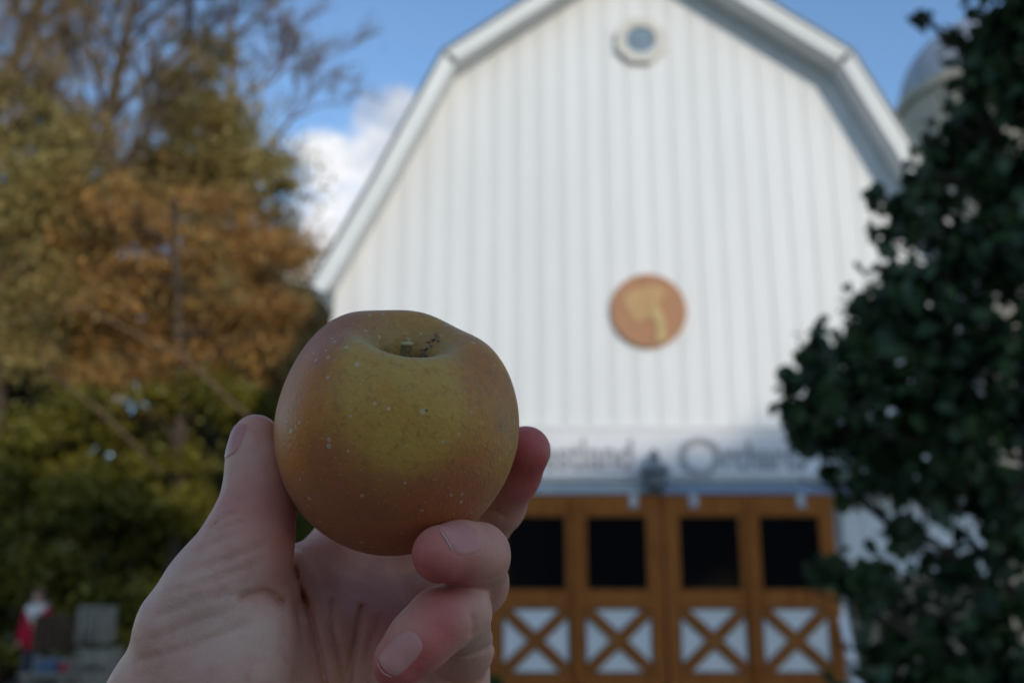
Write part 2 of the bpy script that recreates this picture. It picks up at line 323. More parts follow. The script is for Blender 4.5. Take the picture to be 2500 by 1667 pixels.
# sliding doors
DY = BY - 0.16
def sliding_door(x0, x1, side):
    z0, z1 = 0.06, DZ
    d = empty('door', parent=barn)
    d['label'] = 'left sliding door leaf beside the fingers' if side < 0 else 'right sliding door leaf half hidden by the leafy tree'
    W = x1 - x0; wz0, wz1 = 1.655, 2.63; xz0, xz1 = 0.66, 1.455
    def fr(n, a, b, c_, e, dy=0.0, m='door'): boxo(n, a, b, DY - 0.05 + dy, DY + dy, c_, e, M[m], d, 0.004)
    cx = [x0 + W * 0.265, x0 + W * 0.735]
    ww = 0.415; xw = 0.43
    # rails (full width)
    fr('rail', x0, x1, wz1, z1); fr('rail', x0, x1, xz1 , wz0); fr('rail', x0, x1, z0, xz0)
    # stiles between rails
    for za, zb, half in ((wz0, wz1, ww), (xz0, xz1, xw)):
        fr('stile', x0, cx[0] - half, za + .002, zb - .002, .003); fr('stile', cx[0] + half, cx[1] - half, za + .002, zb - .002, .003); fr('stile', cx[1] + half, x1, za + .002, zb - .002, .003)
    fr('stile', (cx[0] + cx[1]) / 2 - .035, (cx[0] + cx[1]) / 2 + .035, z0 + .05, z1 - .05, -0.052)
    for c_ in cx:
        fr('pane', c_ - ww, c_ + ww, wz0, wz1, 0.035, 'pane')
        for a, b in ((c_ - ww, c_ - ww + .03), (c_ + ww - .03, c_ + ww)): fr('window_bead', a, b, wz0 + .03, wz1 - .03, 0.012, 'doorx')
        for a, b in ((wz0, wz0 + .03), (wz1 - .03, wz1)): fr('window_bead', c_ - ww, c_ + ww, a, b, 0.012, 'doorx')
        fr('white_panel', c_ - xw, c_ + xw, xz0, xz1, 0.030, 'white')
        zc = (xz0 + xz1) / 2; hh = (xz1 - xz0) / 2
        for a, b in ((c_ - xw, c_ - xw + .022), (c_ + xw - .022, c_ + xw)): fr('dark_edge', a, b, xz0 + .022, xz1 - .022, 0.016, 'line')
        for a, b in ((xz0, xz0 + .022), (xz1 - .022, xz1)): fr('dark_edge', c_ - xw, c_ + xw, a, b, 0.016, 'line')
        for k, s in enumerate((-1, 1)):
            dv = Vector((2 * xw, 0, s * 2 * hh)); ln = dv.length; dv.normalize(); nv = Vector((-dv.z, 0, dv.x))
            for hw_, dy, m_, nm in ((0.076, 0.014, 'line', 'dark_edge'), (0.062, -0.004, 'doorx', 'brace')):
                ctr = Vector((c_, DY - 0.05 + dy + 0.003 * k, zc)); l2 = ln / 2 - 0.02
                bm = bmesh.new()
                # brace with mitred ends so that it stays inside the panel
                q = []
                for sx, sz in ((-1, -1), (-1, 1), (1, 1), (1, -1)): q.append(ctr + dv * (sx * (l2 - 0.05)) + nv * (sz * hw_))
                prism(bm, [q[0], ctr - dv * l2, q[1], q[2], ctr + dv * l2, q[3]], (0, 0.03, 0)); bmobj(nm, bm, M[m_], d, bevel=0.003 if nm == 'brace' else 0)
    for hx in ((x1 - 0.36, x0 + 0.36) if side < 0 else (x0 + 0.40, x1 - 0.42)):
        bm = bmesh.new(); box(bm, hx - .055, hx + .055, DY - 0.075, DY - 0.053, DZ - 0.17, DZ + 0.012); box(bm, hx - .035, hx + .035, DY - 0.10, DY - 0.073, DZ - 0.15, DZ - .08)
        bmobj('hanger', bm, M['hanger'], d, bevel=0.006)
sliding_door(-0.29, 1.95, -1); sliding_door(1.975, 4.20, 1)
# header rail that hides the door track
boxo('header_board', -0.5, 5.9, BY - 0.20, BY - 0.034, DZ + 0.02, DZ + 0.185, M['track'], barn)
boxo('door_track', 1.95, 5.9, BY - 0.235, BY - 0.202, DZ + 0.015, DZ + 0.15, M['rail'], barn)
boxo('drip_cap', -0.5, 5.9, BY - 0.25, BY - 0.034, DZ + 0.188, DZ + 0.208, M['trim'], barn)

# sign board with lettering
sz0 = wp(1600, 1163, BY - 0.08).z; sz1 = wp(1600, 1047, BY - 0.08).z
sign = tag(empty('barn_sign', (2.0, BY - 0.06, sz0)), 'long pale sign board with grey lettering above the sliding doors', 'sign')
boxo('board', -0.6, 5.2, BY - 0.062, BY - 0.032, sz0 + .012, sz1, M['signw'], sign)
boxo('border', -0.6, 5.2, BY - 0.078, BY - 0.0335, sz1 + .002, sz1 + .04, M['signw'], sign)
def letters(txt, pxa, pxb, ybase, hpx, capfrac):
    a = wp(pxa, ybase, BY - 0.07); b = wp(pxb, ybase, BY - 0.07); h = a.z - wp(pxa, ybase + hpx, BY - .07).z
    fc = bpy.data.curves.new('lettering', 'FONT'); fc.body = txt; fc.size = h / capfrac; fc.extrude = 0.006; fc.offset = 0.012
    o = bpy.data.objects.new('lettering', fc); col.objects.link(o); fc.materials.append(M['letter'])
    bpy.context.view_layer.update(); wd = max(o.dimensions.x, 0.01)
    me = bpy.data.meshes.new_from_object(o); bpy.data.objects.remove(o)
    me.transform(Matrix.Translation((a.x, BY - 0.072, a.z)) @ Matrix.Rotation(R(90), 4, 'X') @ Matrix.Diagonal(((b.x - a.x) / wd, 1, 1, 1)))
    meshobj('lettering', me, None, sign)
letters('estland', 1322, 1545, 1146, 82, 0.74)
letters('O', 1655, 1760, 1160, 100, 0.74)
letters('rchard', 1766, 1945, 1146, 76, 0.74)

# carved medallion
c = wp(1583, 758, BY - 0.05)
med = tag(empty('medallion', (c.x, BY - 0.03, c.z)), 'round brown wooden medallion with a carved pale tree on the gable', 'medallion')
bm = bmesh.new(); prism(bm, [(c.x + 0.53 * math.cos(2 * math.pi * k / 64), BY - 0.075, c.z + 0.53 * math.sin(2 * math.pi * k / 64)) for k in range(64)], (0, 0.042, 0)); bmobj('disc', bm, M['disc'], med, bevel=0.01)
def relief(name, pts, m, y, th=0.012):
    bm = bmesh.new(); prism(bm, [(c.x + (px - 815) / 545 * 0.53, y, c.z - (py - 835) / 545 * 0.53) for px, py in pts], (0, th, 0)); bmobj(name, bm, m, med, bevel=0.003)
relief('carved_crown', [(480, 640), (560, 560), (700, 500), (820, 470), (960, 470), (1080, 520), (1050, 620), (980, 690), (950, 780), (930, 900), (860, 960), (760, 960), (690, 1030), (620, 1010), (560, 920), (490, 830), (470, 730)], M['relief2'], BY - 0.0865)
relief('carved_trunk', [(870, 700), (910, 700), (950, 800), (1010, 880), (1035, 1000), (1045, 1150), (1070, 1260), (985, 1300), (905, 1320), (915, 1180), (905, 1050), (880, 950), (800, 860), (840, 840), (875, 860)], M['relief'], BY - 0.098)

# lantern over the doors
lx = wp(1598, 1150, BY - 0.3).x; lz = wp(1598, 1195, BY - 0.3).z; lt = wp(1598, 1098, BY - 0.3).z; H = lt - lz
lan = tag(empty('wall_lantern', (lx, BY - 0.3, lz)), 'dark barn lantern with flared hood hanging in front of the sign', 'lantern')
bm = bmesh.new(); lathe(bm, [(0, .0), (.10, .0), (.125, .03 * H), (.15, .38 * H), (.13, .40 * H), (0, .40 * H)], (lx, BY - 0.3, lz)); bmobj('glass_globe', bm, M['lglass'], lan, smooth=True)
bm = bmesh.new(); lathe(bm, [(0, .42 * H), (.21, .42 * H), (.215, .46 * H), (.17, .60 * H), (.10, .70 * H), (.075, .74 * H), (0, .74 * H)], (lx, BY - 0.3, lz)); bmobj('hood', bm, M['lantern'], lan, smooth=True)
bm = bmesh.new(); lathe(bm, [(0, .742 * H), (.05, .742 * H), (.075, .82 * H), (.065, .92 * H), (.03, 1.0 * H), (0, 1.02 * H)], (lx, BY - 0.3, lz)); bmobj('finial', bm, M['lantern'], lan, smooth=True)
bm = bmesh.new(); tube(bm, [(lx, BY - .3, lz + .85 * H), (lx, BY - .2, lz + .95 * H), (lx, BY - .07, lz + .8 * H)], [.015, .015, .02], 8); bmobj('bracket', bm, M['lantern'], lan)
for k in range(6):
    a = k * math.pi / 3
    bm = bmesh.new(); tube(bm, [(lx + .13 * math.cos(a), BY - .3 + .13 * math.sin(a), lz + .01), (lx + .156 * math.cos(a), BY - .3 + .156 * math.sin(a), lz + .41 * H)], [.008, .008], 6); bmobj('cage_bar', bm, M['lantern'], lan)

# white plank leaning at the right of the doors
a = wp(2062, 1480, 12.9); bm = bmesh.new()
prism(bm, [(a.x - .05, 12.45, 0.0), (a.x + .05, 12.45, 0.0), (a.x + .05, 13.09, 1.5), (a.x - .05, 13.09, 1.5)], (0, -0.03, 0.012))
tag(bmobj('plank', bm, M['trim'], None, bevel=.004), 'white plank leaning on the stone foundation right of the doors', 'plank')

# ------------------------------------------------------------------ silo behind the barn
sc_ = wp(2425, 265, 23); sr = 2.25; szt = sc_.z
silo = tag(empty('silo', (sc_.x, 23, 0)), 'concrete silo with grey metal dome behind the barn roof', 'silo')
bm = bmesh.new(); pr = []
z = 0
while z < szt: pr += [(sr, z), (sr, z + .5), (sr + .025, z + .51), (sr + .025, z + .58), (sr, z + .59)]; z += .6
lathe(bm, [(0, 0)] + pr + [(sr + .12, szt), (sr + .12, szt + .25), (0, szt + .26)], (sc_.x, 23, 0), 40); bmobj('wall', bm, M['silo'], silo)
for k in range(20):
    a0, a1 = 2 * math.pi * k / 20, 2 * math.pi * (k + 1) / 20 - 0.012
    bm = bmesh.new(); rows = []
    for i in range(9):
        e = R(90 * i / 9.2); rr = sr * 1.0 * math.cos(e); zz = szt + .262 + sr * .95 * math.sin(e)
        rows.append([bm.verts.new((sc_.x + rr * math.cos(a), 23 + rr * math.sin(a), zz)) for a in (a0, (a0 + a1) / 2, a1)])
    for p, q in zip(rows, rows[1:]):
        for j in range(2): bm.faces.new((p[j], p[j + 1], q[j + 1], q[j]))
    bmobj('dome_panel', bm, M['dome'], silo, smooth=True)

# ------------------------------------------------------------------ vegetation
def leaves(cent, n, size, spread=1.0, jit=0.45, kind='quad', up=0.3, wf=0.38, soft=False):
    """cent: list of (centre, (rx,ry,rz)); returns V, F of n small leaves spread through those clumps, denser towards their surface"""
    c = np.array([q[0] for q in cent]); rr = np.array([q[1] for q in cent]); vol = rr.prod(1) ** (2 / 3); pick = rng.choice(len(c), n, p=vol / vol.sum())
    d = rng.normal(size=(n, 3)); d /= np.linalg.norm(d, axis=1)[:, None]
    rad = rng.random(n) ** 0.45 * (1 + rng.normal(size=n) * 0.10)
    if soft: rad = np.abs(rng.normal(size=n)) * .72; rad = np.where(rad > 1.25, rng.random(n) * 1.1, rad) if kind != 'quad' else rad
    p = c[pick] + d * rad[:, None] * rr[pick] * spread
    t = rng.normal(size=(n, 3)); t[:, 2] -= up; t /= np.linalg.norm(t, axis=1)[:, None]
    nn = rng.normal(size=(n, 3)); nn[:, 2] += 0.6; b = np.cross(nn, t); b /= np.linalg.norm(b, axis=1)[:, None] + 1e-9
    nn = np.cross(t, b)
    s = size * (1 + jit * (rng.random(n) * 2 - 1)) * (1 if kind == 'quad' else rng.choice([.75, 1.0, 1.45], n)); s = s[:, None]
    if kind == 'quad':
        V = np.stack([p - t * s * .6, p + b * s * wf, p + t * s * .6, p - b * s * wf], 1).reshape(-1, 3)
        return V, np.arange(4 * n).reshape(n, 4)
    # heart shaped leaf folded along its midrib: 8 outline points, two halves
    prof = [(-.5, 0, 0), (-.42, .24, .05), (-.1, .40, .09), (.2, .27, .06), (.6, 0, -.05), (.2, -.27, .06), (-.1, -.40, .09), (-.42, -.24, .05)]
    V = np.stack([p + t * s * a + b * s * e + nn * s * f for a, e, f in prof], 1).reshape(-1, 3)
    o = np.arange(n)[:, None] * 8
    F = np.concatenate([o + np.array([[0, 2, 4, 4]])[:, [0, 1, 2, 3]] * 0 + np.array([[0, 1, 2, 4]]), o + np.array([[2, 3, 4, 4]]) * 0 + np.array([[0, 4, 6, 7]])], 0)
    F = np.concatenate([o + np.array([[0, 1, 2, 3]]), o + np.array([[0, 3, 4, 5]]), o + np.array([[0, 5, 6, 7]])], 0)
    return V, F
def limb(bm, p, q, r0, r1, sag=0.1, n=5, seg=5):
    p, q = Vector(p), Vector(q); ln = (q - p).length; pts = []
    off = Vector((random.uniform(-1, 1), random.uniform(-1, 1), random.uniform(-.2, 1))) * ln * sag
    for i in range(seg + 1):
        t = i / seg; pts.append(p.lerp(q, t) + off * math.sin(math.pi * t) + Vector((random.uniform(-1, 1), random.uniform(-1, 1), random.uniform(-1, 1))) * ln * 0.012 * (0 < i < seg))
    tube(bm, pts, [r0 + (r1 - r0) * i / seg for i in range(seg + 1)], n, True)
    return pts
def tree(name, label, cat, base, top, tr, clumps, n, size, m, group=None, bark='bark', kind='quad', nlimb=24, up=.3, trunk_name='trunk', wf=.38, soft=False):
    base, top = Vector(base), Vector(top)
    t = tag(empty(name, base), label, cat, group)
    bm = bmesh.new(); pts = limb(bm, base - Vector((0, 0, .1)), top, tr, tr * .18, 0.04, 8, 9)
    pick = random.sample(clumps, min(nlimb, len(clumps)))
    for c_, r_ in pick:
        c_ = Vector(c_); zz = max(base.z + (top.z - base.z) * .12, c_.z - (Vector((c_.x, c_.y, 0)) - Vector((top.x, top.y, 0))).length * random.uniform(.3, .7))
        k = min(range(len(pts)), key=lambda i: abs(pts[i].z - zz))
        e = limb(bm, pts[k], c_, tr * .32 * (1 - .6 * k / 9), .012, 0.1, 5, 5)
        for _ in range(3):
            v = Vector((random.gauss(0, 1) * r_[0], random.gauss(0, 1) * r_[1], random.gauss(0, 1) * r_[2])) * .7
            limb(bm, e[3], c_ + v, tr * .10, .006, 0.08, 4, 3)
    bmobj(trunk_name, bm, M[bark], t, smooth=True)
    V, F = leaves(clumps, n, size, kind=kind, up=up, wf=wf, soft=soft); me = npmesh('crown', V, F); o = meshobj('crown', me, M[m], t, smooth=(kind != 'quad'))
    return t
def pclumps(px0, px1, py0, py1, Y, dy, k, r, shape=None):
    """k clump centres inside a picture window at distance Y +- dy"""
    out = []; tries = 0
    while len(out) < k and tries < 5000:
        tries += 1
        u, v = random.uniform(-1, 1), random.uniform(-1, 1)
        if shape is not None:
            if not shape(u, v): continue
        elif u * u + v * v > 1: continue
        p = wp((px0 + px1) / 2 + u * (px1 - px0) / 2, (py0 + py1) / 2 + v * (py1 - py0) / 2, Y + random.uniform(-dy, dy))
        q = r * random.uniform(.6, 1.3); out.append((tuple(p), (q * 1.25, q * 1.1, q * .7)))
    return out
cone = lambda u, v: abs(u) < 0.35 + 0.33 * (v + 1)
# olive gold tree
b0 = wp(500, 1400, 24)
tree('golden_tree', 'tall olive gold autumn tree with pointed crown left of the barn', 'tree', (b0.x, 24, 0), tuple(wp(505, 110, 24)), .30,
     pclumps(340, 660, 90, 480, 24, 1.6, 60, .62, cone) + pclumps(310, 720, 300, 760, 24, 1.8, 60, .75), 46000, .15, 'gold', wf=.2, soft=True)
# rust coloured tree, nearer
b0 = wp(420, 1400, 19)
tree('rust_tree', 'broad rusty orange tree with drooping twigs beside the barn eave', 'tree', (b0.x, 19, 0), tuple(wp(430, 480, 19)), .26,
     pclumps(20, 760, 450, 980, 20, 1.8, 130, .62) + pclumps(480, 800, 560, 940, 19.6, .9, 34, .45), 52000, .14, 'orange', up=.9, wf=.16, soft=True)
# bare limbs crossing the rust tree
# dark evergreens
for px, py0, Y, wd, hh, lab in ((120, 60, 27, 330, 900, 'dark green evergreen at the far left behind bare branches'), (-220, 150, 26, 360, 900, 'dark evergreen cut off by the left picture edge'),
                                (620, 640, 28, 300, 700, 'dark evergreen low behind the rust tree near the barn corner')):
    b0 = wp(px, 1400, Y)
    tree('evergreen_tree', lab, 'tree', (b0.x, Y, 0), tuple(wp(px, py0 + 120, Y)), .28, pclumps(px - wd / 2, px + wd / 2, py0 + 160, py0 + hh, Y, 1.6, 80, .7, cone), 32000, .16, 'dark', 'evergreens left of the barn', wf=.25, soft=True)
# olive tree at the far left
b0 = wp(30, 1400, 19.2)
tree('olive_tree', 'yellowish olive tree at the left edge above the shrubs', 'tree', (b0.x, 19.2, 0), tuple(wp(30, 230, 19.2)), .2, pclumps(-200, 240, 190, 900, 19.2, 1.2, 90, .55), 30000, .14, 'gold', wf=.2, soft=True)
# yellow green shrubs under the trees
for px, pw, py0, py1, Y, lab in ((60, 300, 1010, 1480, 18.6, 'dark yellow green shrub behind the person in red'), (330, 300, 960, 1480, 19, 'dark yellow green shrub left of the thumb'),
                                 (560, 280, 900, 1480, 19.3, 'dark green shrub hidden partly by the thumb'), (-240, 330, 960, 1480, 18.8, 'yellow green shrub cut by the left picture edge'),
                                 (760, 220, 980, 1500, 19.6, 'green shrub showing between thumb and apple')):
    b0 = wp(px, 1600, Y)
    tree('shrub', lab, 'shrub', (b0.x, Y, 0), tuple(wp(px, (py0 + py1) / 2, Y)), .09, pclumps(px - pw / 2, px + pw / 2, py0, py1 + 120, Y, 1.0, 46, .42, lambda u, v: True), 20000, .13, 'yellowgreen', 'shrubs under the trees', nlimb=16, trunk_name='stem', wf=.3, soft=True)
# woodland filling behind
for px, Y, top in ((-420, 33, 250), (0, 34, 420), (300, 33, 620), (600, 34, 700), (860, 33, 760)):
    b0 = wp(px, 1400, Y)
    tree('woodland_tree', {-420: 'dim woodland tree beyond the left picture edge', 0: 'dim woodland tree behind the olive tree', 300: 'dim woodland tree behind the rust tree', 600: 'dim woodland tree behind the thumb', 860: 'dim woodland tree hidden behind the apple'}[px], 'tree',
         (b0.x, Y, 0), tuple(wp(px, top + 100, Y)), .3, pclumps(px - 230, px + 230, top, 1500, Y, 2, 80, 1.0, lambda u, v: True), 26000, .28, 'dark', 'woodland trees in the background')

# bare tree: recursive branching
def grow(bm, p, d, ln, r, lev, n):
    pts = [p]; rr = [r]; q = p; dd = d
    for i in range(4):
        dd = (dd + Vector((random.gauss(0, .10), random.gauss(0, .10), random.gauss(0.03, .08)))).normalized(); q = q + dd * ln / 4; pts.append(q); rr.append(r * (1 - .42 * (i + 1) / 4))
    tube(bm, pts, rr, n, False)
    if lev == 0: return
    for k in range(random.choice((3, 4) if lev > 1 else (6, 7, 8))):
        i = random.choice((1, 2, 3, 4, 4)); ax = Vector((random.gauss(0, 1), random.gauss(0, 1), random.gauss(0, .6))).normalized()
        nd = (dd + ax * random.uniform(.45, .85)); nd.z += .15
        grow(bm, pts[i], nd.normalized(), ln * random.uniform(.55, .8), max(rr[i] * .62, .011), lev - 1, 5 if lev > 2 else 3)
def bare(label, pts, rads, m, forks, lev, ln, haze=None, nh=0):
    t = tag(empty('bare_tree', pts[0]), label, 'tree', 'leafless trees on the left')
    bm = bmesh.new(); tube(bm, pts, rads, 9); bmobj('trunk', bm, M[m], t, smooth=True)
    bm = bmesh.new()
    for i, d in forks: grow(bm, Vector(pts[i]), Vector(d).normalized(), ln * random.uniform(.8, 1.1), rads[i] * .6, lev, 6)
    bmobj('crown', bm, M[m], t, smooth=True)
    if haze:
        V, F = leaves(haze, nh, .42, kind='quad', up=-.9, wf=.022, soft=True); meshobj('twigs', npmesh('twigs', V, F), M['twig'], t)['kind'] = 'stuff'
Yb = 20.5
tp = [wp(x, y, Yb) for x, y in ((120, 1150), (205, 850), (255, 640), (268, 430), (262, 300), (295, 150), (330, 0), (350, -160))]; tp[0].z = 0; tp[0].x = tp[1].x - .6
bare('tall leafless tree with dark forked trunk against the sky', tp, [.26, .22, .2, .17, .15, .11, .08, .05], 'bark',
     [(3, (.6, .2, 1)), (3, (-.7, 0, 1)), (4, (.9, -.2, 1)), (4, (-.4, .3, 1)), (5, (.7, .3, 1)), (5, (-.6, 0, 1)), (6, (.6, 0, 1)), (6, (-.6, -.3, 1)), (7, (.2, 0, 1)), (7, (.7, 0, .8)), (7, (-.6, .2, .9))], 4, 2.6, pclumps(-60, 480, -150, 420, 20.5, 1.5, 70, 1.2), 6500)
tp = [wp(x, y, 25) for x, y in ((620, 1150), (600, 700), (590, 420), (570, 250), (565, 90), (575, -60))]; tp[0].z = 0
bare('slender leafless tree with fine twigs behind the golden crown', tp, [.18, .16, .13, .10, .07, .04], 'barklight',
     [(2, (.9, 0, .7)), (3, (.8, .2, .8)), (3, (-.6, 0, .9)), (4, (.8, 0, .8)), (4, (-.5, 0, 1)), (5, (.5, 0, 1))], 4, 1.9, pclumps(430, 740, -60, 380, 25, 1.5, 40, 1.0) + pclumps(620, 800, 380, 640, 24, 1, 20, .6), 1600)
tp = [wp(x, y, 19.5) for x, y in ((-60, 1150), (-40, 600), (-10, 250), (70, 70), (120, -60), (160, -200))]; tp[0].z = 0
bare('leafless tree leaning in from the top left corner', tp, [.22, .19, .16, .13, .10, .06], 'bark',
     [(2, (.7, 0, 1)), (3, (-.6, 0, 1)), (3, (.6, .2, .9)), (4, (.7, 0, .8)), (4, (-.3, .2, 1)), (5, (.4, 0, 1)), (5, (-.5, 0, 1))], 4, 2.1, pclumps(-160, 220, -120, 300, 19.5, 1.5, 50, 1.2), 3500)
tp = [wp(x, y, 17.3) for x, y in ((700, 1090), (570, 985), (450, 870), (330, 815), (200, 745), (90, 770), (-20, 805))]
bg_ = tag(empty('broken_branch', tp[0]), 'pale dead branch slanting through the rust tree', 'branch')
bm = bmesh.new(); tube(bm, tp, [.02, .03, .028, .022, .02, .015, .01], 6); bmobj('limb', bm, M['barklight'], bg_, smooth=True)
tp = [wp(x, y, 17.0) for x, y in ((400, 1160), (320, 1075), (240, 1000), (170, 945), (90, 870))]
bg_ = tag(empty('broken_branch', tp[0]), 'pale dead branch slanting lower down over the shrubs', 'branch')
bm = bmesh.new(); tube(bm, tp, [.015, .024, .022, .018, .01], 6); bmobj('limb', bm, M['barklight'], bg_, smooth=True)

# dark leafy tree close by on the right
def ncl(px, py, D, r, f=(1, 1, .85)): 
    p = c2w(cpt(px, py, D)); return (tuple(p), (r * f[0], r * f[1], r * f[2]))
NC = []
for px, py, D, r in ((2375, 170, 4.5, .09), (2400, 330, 4.5, .14), (2350, 365, 4.5, .10), (2300, 425, 4.5, .09), (2262, 335, 4.5, .035), (2250, 50, 4.6, .05), (2325, 95, 4.6, .05), (1925, 925, 4.45, .09), (1925, 1000, 4.45, .08), (1960, 1060, 4.4, .10), (2330, 310, 4.5, .13), (2285, 390, 4.5, .12), (2375, 230, 4.5, .12), (2430, 90, 4.5, .16), (2330, 90, 4.6, .06), (2262, 45, 4.6, .04), (2250, 450, 4.5, .10), (2140, 480, 4.5, .06), (2480, 60, 4.6, .24), (2430, 150, 4.6, .17), (2520, 230, 4.4, .28), (2390, 300, 4.5, .16), (2400, 420, 4.4, .24), (2500, 450, 4.5, .34), (2290, 490, 4.5, .15), (2200, 560, 4.5, .16), (2330, 600, 4.4, .28),
                     (2450, 650, 4.3, .36), (2200, 680, 4.5, .19), (2130, 760, 4.5, .17), (2250, 800, 4.3, .28), (2400, 850, 4.3, .36), (2060, 860, 4.5, .20), (1990, 890, 4.45, .15), (2120, 930, 4.3, .27), (2280, 980, 4.3, .30),
                     (2010, 985, 4.4, .19), (2050, 1070, 4.4, .19), (2180, 1090, 4.3, .24), (2340, 1110, 4.3, .26), (2470, 1000, 4.4, .36), (2020, 1150, 4.4, .12), (2120, 1180, 4.3, .15), (2260, 1210, 4.3, .18), (2420, 1230, 4.3, .24), (2490, 1330, 4.3, .22),
                     (2210, 1300, 4.3, .13), (2080, 1420, 4.1, .16), (2000, 1400, 4.0, .08), (2180, 1440, 4.2, .17), (2320, 1400, 4.3, .17), (2240, 1560, 4.2, .22), (2420, 1490, 4.3, .24), (2150, 1600, 4.2, .14), (2350, 1640, 4.2, .24), (2490, 1640, 4.3, .26), (2200, 1720, 4.2, .3), (2420, 1800, 4.2, .36)):
    NC.append(ncl(px, py, D + random.uniform(-.1, .1), r))
for k in range(26): NC.append(ncl(random.uniform(2540, 3200), random.uniform(-500, 1700), random.uniform(4.2, 5.6), random.uniform(.3, .45)))
bt = c2w(cpt(2620, 1667, 4.7)); tpp = c2w(cpt(2560, 60, 4.7))
tree('leafy_tree', 'dark green leafy tree close on the right covering the barn corner', 'tree', (bt[0], bt[1], 0), tuple(tpp), .085, NC, 21000, .064, 'near', kind='heart', nlimb=70, up=.9, soft=True)

# low shrub beside the doors
p = wp(1165, 1640, 12.4)
tree('low_shrub', 'small bright green shrub at the foot of the left door', 'shrub', (p.x, 12.4, 0), (p.x, 12.4, .5), .03, [((p.x + random.uniform(-.3, .2), 12.4 + random.uniform(-.2, .2), random.uniform(.15, .62)), (.16, .16, .13)) for _ in range(18)], 3500, .07, 'bush', nlimb=12, trunk_name='stem')

# tall woodland edge behind the photographer: it keeps the hand, the near tree and the doors in shade
protos = []
for v in range(2):
    cl = [((random.gauss(0, 1.5), random.gauss(0, 1.5), random.uniform(.08, .95)), (1, 1, 1)) for _ in range(10)]
    cl = []
    for _ in range(90):
        h = random.uniform(1.5, 14.6); rmax = 3.4 * (1 - max(0, (h - 9) / 6.4)) ** .7; a = random.uniform(0, 6.28); q = rmax * random.random() ** .5
        cl.append(((q * math.cos(a), q * math.sin(a), h), (1.3, 1.3, .9)))
    V, F = leaves(cl, 9000, .55, up=.2); crown = npmesh('crown', V, F); crown.materials.append(M['shade'])
    bm = bmesh.new(); tube(bm, [(0, 0, -.1), (.1, 0, 5), (0, .1, 11), (0, 0, 14)], [.35, .28, .16, .05], 8)
    for c_, r_ in cl[:25]: limb(bm, (0, 0, max(1.5, c_[2] * .75)), c_, .09, .02, .08, 4, 4)
    tm = bpy.data.meshes.new('trunk'); bm.to_mesh(tm); bm.free(); tm.materials.append(M['bark'])
    protos.append((crown, tm))
edge = [(-30, 12), (-22, 13), (-14, 12.5), (-6, 14), (1, 15), (7, 20), (11, 21), (14.5, 21), (17.6, 20.6), (21.3, 17.4), (24.3, 18.7), (27.2, 19.5), (30.2, 20.5), (33.5, 20.6), (37, 18), (41, 17)]
for k, (x, h) in enumerate(edge):
    y = -40 + (k * 7 % 5) * .5
    t = tag(empty('woodland_tree', (x, y, 0)), 'tall leafy woodland tree standing behind the photographer', 'tree', 'woodland edge behind the photographer')
    for nm, me in zip(('crown', 'trunk'), protos[k % 2]):
        o = bpy.data.objects.new(nm, me); col.objects.link(o); o.parent = t; o.rotation_euler.z = k * 1.7; o.scale = (h / 15.5, h / 15.5, h / 15.5)

# ------------------------------------------------------------------ distance-field modelling for hand and person
def sdcap(G, a, b, r0, r1, sq=None):
    a = np.asarray(a, np.float32); b = np.asarray(b, np.float32); ab = b - a; l2 = float(ab @ ab) + 1e-12
    px, py, pz = G[0] - a[0], G[1] - a[1], G[2] - a[2]
    t = np.clip((px * ab[0] + py * ab[1] + pz * ab[2]) / l2, 0, 1)
    d = np.sqrt((px - t * ab[0]) ** 2 + (py - t * ab[1]) ** 2 + (pz - t * ab[2]) ** 2)
    return d - (r0 + (r1 - r0) * t)
def smin(a, b, k):
    h = np.clip(0.5 + 0.5 * (b - a) / k, 0, 1)
    return b + (a - b) * h - k * h * (1 - h)
def surface_nets(Fd, org, h):
    s = Fd < 0; nx, ny, nz = Fd.shape
    cnt = np.zeros((nx - 1, ny - 1, nz - 1), np.int8)
    for i in (0, 1):
        for j in (0, 1):
            for k in (0, 1): cnt += s[i:nx - 1 + i, j:ny - 1 + j, k:nz - 1 + k]
    act = (cnt > 0) & (cnt < 8); I = np.argwhere(act); idx = -np.ones(act.shape, np.int32); idx[act] = np.arange(len(I))
    acc = np.zeros((len(I), 3)); num = np.zeros(len(I))
    cs = [(i, j, k) for i in (0, 1) for j in (0, 1) for k in (0, 1)]
    for a in cs:
        for ax in range(3):
            if a[ax]: continue
            b = list(a); b[ax] = 1
            fa = Fd[I[:, 0] + a[0], I[:, 1] + a[1], I[:, 2] + a[2]]; fb = Fd[I[:, 0] + b[0], I[:, 1] + b[1], I[:, 2] + b[2]]
            m = (fa < 0) != (fb < 0); t = np.where(m, fa / np.where(m, fa - fb, 1), 0)
            p = np.array(a, float)[None] + t[:, None] * (np.array(b) - np.array(a))[None]
            acc[m] += p[m]; num[m] += 1
    V = (I + acc / num[:, None]) * h + org
    quads = []
    for ax in range(3):
        u, v = [(1, 2), (2, 0), (0, 1)][ax]
        sl0 = [slice(None)] * 3; sl1 = [slice(None)] * 3; sl0[ax] = slice(0, -1); sl1[ax] = slice(1, None)
        e = s[tuple(sl0)] != s[tuple(sl1)]; E = np.argwhere(e)
        E = E[(E[:, u] > 0) & (E[:, v] > 0) & (E[:, u] < Fd.shape[u] - 1) & (E[:, v] < Fd.shape[v] - 1)]
        fl = s[E[:, 0], E[:, 1], E[:, 2]]
        q = []
        for du, dv in ((-1, -1), (0, -1), (0, 0), (-1, 0)):
            c_ = E.copy(); c_[:, u] += du; c_[:, v] += dv; q.append(idx[c_[:, 0], c_[:, 1], c_[:, 2]])
        q = np.stack(q, 1); q[~fl] = q[~fl][:, ::-1]; quads.append(q)
    return V, np.concatenate(quads)
